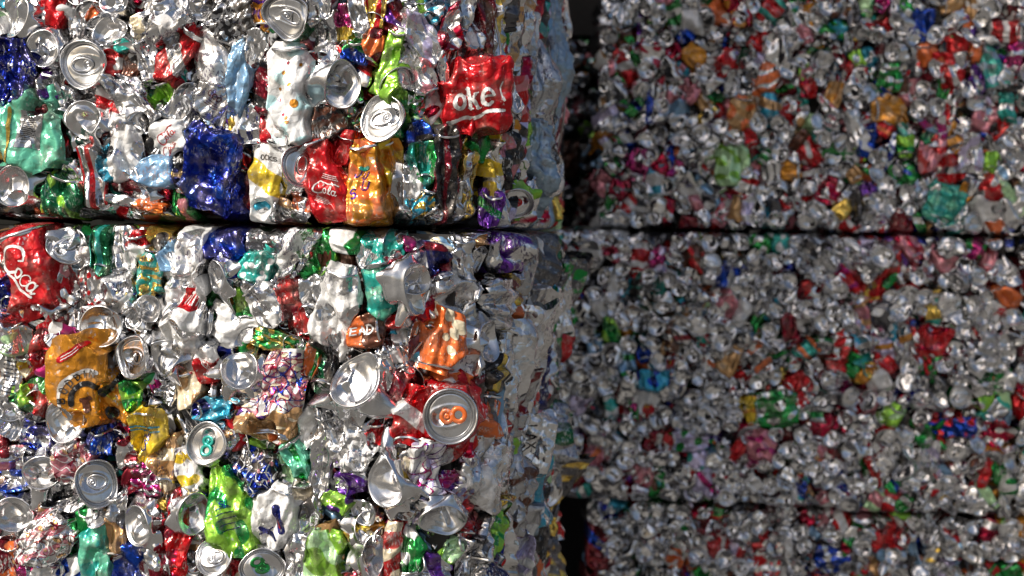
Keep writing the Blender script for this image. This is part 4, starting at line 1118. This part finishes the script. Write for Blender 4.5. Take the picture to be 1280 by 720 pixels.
def packed(B, s0, s1, spacing, lift, seed, res, taken=(), endp=.42, zr=None, dark=0, big=1.0, streak=False):
    rng = random.Random(seed); cans = []; cols = COLS if not streak else COLS + ['dark grey'] * 10 + ['black'] * 8 + ['silver'] * 10 + ['blue grey'] * 4  # extra dark and black cans deepen the shade of the side face
    z0, z1 = zr or (B.z0, B.z1)
    nx = int((s1 - s0) / spacing); nz = max(1, int((z1 - z0) / (spacing * .92)))
    for j in range(nz):
        for i in range(nx):
            s = s0 + (i + .5 * (j % 2) + rng.uniform(-.05, .65)) * spacing; z = z0 + (j + .5 + rng.uniform(-.34, .34)) * (z1 - z0) / nz
            if any(((s - t.s) / (t.w * .00042)) ** 2 + ((z - t.z) / (t.h * .00042)) ** 2 < 1 for t in taken): continue
            sp = spacing * 1000 * big
            if rng.random() < endp:
                e_lift = 5
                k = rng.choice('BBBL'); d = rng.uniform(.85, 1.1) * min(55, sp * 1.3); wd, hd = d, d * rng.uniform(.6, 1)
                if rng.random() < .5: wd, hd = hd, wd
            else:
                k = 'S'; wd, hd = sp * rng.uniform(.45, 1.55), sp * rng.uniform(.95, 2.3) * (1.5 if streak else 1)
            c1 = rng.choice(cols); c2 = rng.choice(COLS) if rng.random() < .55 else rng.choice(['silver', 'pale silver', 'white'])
            if k == 'S': e_lift = 0
            if dark and rng.random() < dark: c1 = rng.choice(['dark grey', 'brown', 'black', 'maroon', 'grey'])  # dark colours put in for the shade of gaps and slot
            if c2 == c1: c2 = 'white'
            if k != 'S': c1 = rng.choice(COLS)
            cans.append(Can(k, s, z, wd, hd, rng.uniform(-50, 50) * (.15 if streak else 1), c1, c2, rng.choice('bbbbsc---'), rng.randrange(1 << 30), lift=lift + e_lift + rng.uniform(-14, 7), res=res, crush=.85, streak=streak,
                            tab=rng.choice(['silver', 'silver', 'silver', 'none'])))
    return cans

def join_cans(cans, B, allc, name, parent, mat):
    Vs, Fs, As, off = [], [], [], 0
    for c in cans:
        nb = near_of(c, allc, .10) if allc is not None else None
        for nm, (V, F, A) in c.build(B, nb).items():
            Vs.append(V); Fs.append(F + off); As.append(A); off += len(V)
    if not Vs: return None
    V = np.concatenate(Vs); F = np.concatenate(Fs); A = {k: np.concatenate([a[k] for a in As]) for k in As[0]}
    ob = mesh_obj(name, V - np.array(parent.location), F, mat, A, parent)
    ob['kind'] = 'stuff'
    return ob

def bale_thing(B, label, x1=None):
    e = bpy.data.objects.new('can_bale', None); COL.objects.link(e); e.location = ((B.X0 + B.X1) / 2, B.Y + .3, B.z0); e.empty_display_size = .1
    e['label'] = label; e['category'] = 'bale'; e['group'] = 'stacked bales of crushed cans'
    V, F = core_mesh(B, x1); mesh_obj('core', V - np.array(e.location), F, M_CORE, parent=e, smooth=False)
    return e

# near stack
near_cans = {'up': [], 'lo': []}
for i, o in enumerate(items):
    jy = 279 + .017 * o['x']
    o['bale'] = 'up' if o['y'] < (285 if o['x'] > 100 else 278) else 'lo'
    o['can'] = make(o, near_up if o['bale'] == 'up' else near_lo, 1000 + i, 1.0)
    near_cans[o['bale']].append(o['can'])
for o in items:
    B = near_up if o['bale'] == 'up' else near_lo
    emit(o, o['can'], B, near_of(o['can'], near_cans[o['bale']]), 'crushed cans pressed into the near stack')
LEFT_S = locate(near_up, 0, 150)[0]
for key, B, lab in (('up', near_up, 'near bale of packed cans above the dark joint'), ('lo', near_lo, 'near bale of packed cans below the dark joint')):
    e = bale_thing(B, lab)
    hs = near_cans[key]
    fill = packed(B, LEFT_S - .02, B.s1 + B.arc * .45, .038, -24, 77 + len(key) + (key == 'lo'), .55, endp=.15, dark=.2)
    outer = packed(B, -1.45, LEFT_S - .03, .052, -2, 99 + (key == 'lo'), .55)
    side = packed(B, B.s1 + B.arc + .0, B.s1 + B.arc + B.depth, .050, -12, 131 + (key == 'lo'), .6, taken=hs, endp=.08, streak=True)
    top = [] if key == 'lo' else packed(B, LEFT_S, B.s1 + B.arc, .052, -2, 141, .5, zr=(EYE + .33, B.z1))
    bot = [] if key == 'up' else packed(B, LEFT_S, B.s1 + B.arc, .052, -2, 142, .5, zr=(B.z0, EYE - .48))
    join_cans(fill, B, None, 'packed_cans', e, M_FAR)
    join_cans(outer + side + top + bot, B, outer + side + top + bot, 'packed_cans', e, M_FAR)

# far stack
FB = {'U': far_up, 'M': far_mid, 'W': far_lo}
far_items = []
for i, l in enumerate(FAR.strip().splitlines()):
    o = parse(l[2:]); o['fb'] = l[0]; B = FB[l[0]]; o['hero'] = True
    if 'label' not in o:
        nb_ = min((p for p in [parse(q[2:]) for q in FAR.strip().splitlines()] if 'label' in p), key=lambda p: math.hypot(p['x'] - o['x'], p['y'] - o['y']))
        o['label'] = ('shiny lid' if o['kind'] == 'L' else 'shiny base') + f" {relation(o, nb_)} the {nb_['label'].split(' in the')[0].split(' near the')[0]}"
    o['can'] = make(o, B, 5000 + i, .8); o['can'].lift = 6; o['can'].crush = .55; far_items.append(o)
for key, B, lab, x1 in (('U', far_up, 'upper bale of the blurred far stack', None), ('M', far_mid, 'wide middle bale of the blurred far stack', None),
                        ('R', far_midr, 'middle far bale beyond the crevice at the right edge', None), ('W', far_lo, 'lowest bale of the blurred far stack', None)):
    hs = [o['can'] for o in far_items if o['fb'] == key]
    e = bale_thing(B, lab)
    zr = (max(B.z0, .0), B.z1) if key != 'U' else (B.z0, B.z1)
    body = packed(B, B.X0 + .005, min(B.X1, 1.75), .043, 0, 300 + ord(key), .38, taken=hs, endp=.62 if key != 'U' else .42, zr=zr)
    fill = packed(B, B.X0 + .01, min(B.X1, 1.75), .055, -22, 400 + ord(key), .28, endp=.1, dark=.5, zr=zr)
    allc = body + hs
    for o in far_items:
        if o['fb'] == key: emit(o, o['can'], B, near_of(o['can'], allc, .09), 'crushed cans in the blurred far stack', M_FAR)
    join_cans(body, B, allc, 'packed_cans', e, M_FAR)
    join_cans(fill, B, None, 'packed_cans', e, M_FAR)
    print('far', key, len(body), len(fill))

# unseen copies of the bales, added to block the sun and darken reflections
def more_bale(src, dz, dx, label):
    e0 = src; e = e0.copy(); COL.objects.link(e); e.location = (e0.location[0] + dx, e0.location[1], e0.location[2] + dz); e['label'] = label
    for ch in e0.children:
        c = ch.copy(); COL.objects.link(c); c.parent = e
    return e
bales = {o['label']: o for o in C.objects if o.name.startswith('can_bale')}
nu = bales['near bale of packed cans above the dark joint']
more_bale(nu, ROW + .005, 0, 'unseen near stack bale added for shade, third from the ground')
more_bale(nu, 2 * (ROW + .005), 0, 'unseen topmost bale added to the near stack for shade')
for k, (nm, dz) in enumerate((('near bale of packed cans below the dark joint', 0), ('near bale of packed cans above the dark joint', 0), ('near bale of packed cans above the dark joint', ROW + .005), ('near bale of packed cans above the dark joint', 2 * (ROW + .005)))):
    more_bale(bales[nm], dz, -1.24, 'unseen shade bale added left of the near stack, ' + ('second from the ground', 'third from the ground', 'fourth from the ground', 'topmost')[k])
fu = bales['upper bale of the blurred far stack']
more_bale(fu, ROW + .005, 0, 'unseen topmost bale added to the far stack')
for k, dz in enumerate((-ROW - .004, 0, ROW + .005)):
    more_bale(fu, dz, 1.9 - far_up.X0 + .04, 'unseen bale added right of the far stack, ' + ('second from the ground', 'third from the ground', 'topmost')[k])  # added so the near side face mirrors something darker than sky
# what closes the slot between the stacks far behind
for k, (a, b) in enumerate(((.005, EYE - ROW - .01), (EYE - ROW, EYE - .004), (EYE + .004, EYE + ROW), (EYE + ROW + .008, EYE + 2 * ROW))):
    B = Bale(-1.7, .1, 4.75, a, b, .7, .05)
    B2 = Bale(ray_x(682, D2) - 1.25, ray_x(682, D2), D2 + .10, a, b, .7, .04)
    e = bale_thing(B2, 'bale left of the narrow dark slot, ' + ('lowest of its column', 'second of its column from the ground', 'third of its column from the ground', 'topmost of its column')[k])
    join_cans(packed(B2, B2.X1 - .55, B2.X1 + .02, .045, 0, 950 + k, .3, dark=.3), B2, None, 'packed_cans', e, M_FAR)
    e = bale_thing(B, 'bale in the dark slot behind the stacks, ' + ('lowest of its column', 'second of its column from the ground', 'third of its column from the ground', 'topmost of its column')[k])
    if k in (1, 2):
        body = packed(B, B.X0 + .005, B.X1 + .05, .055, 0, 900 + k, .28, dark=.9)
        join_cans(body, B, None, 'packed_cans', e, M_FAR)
print('near cans', len(items))
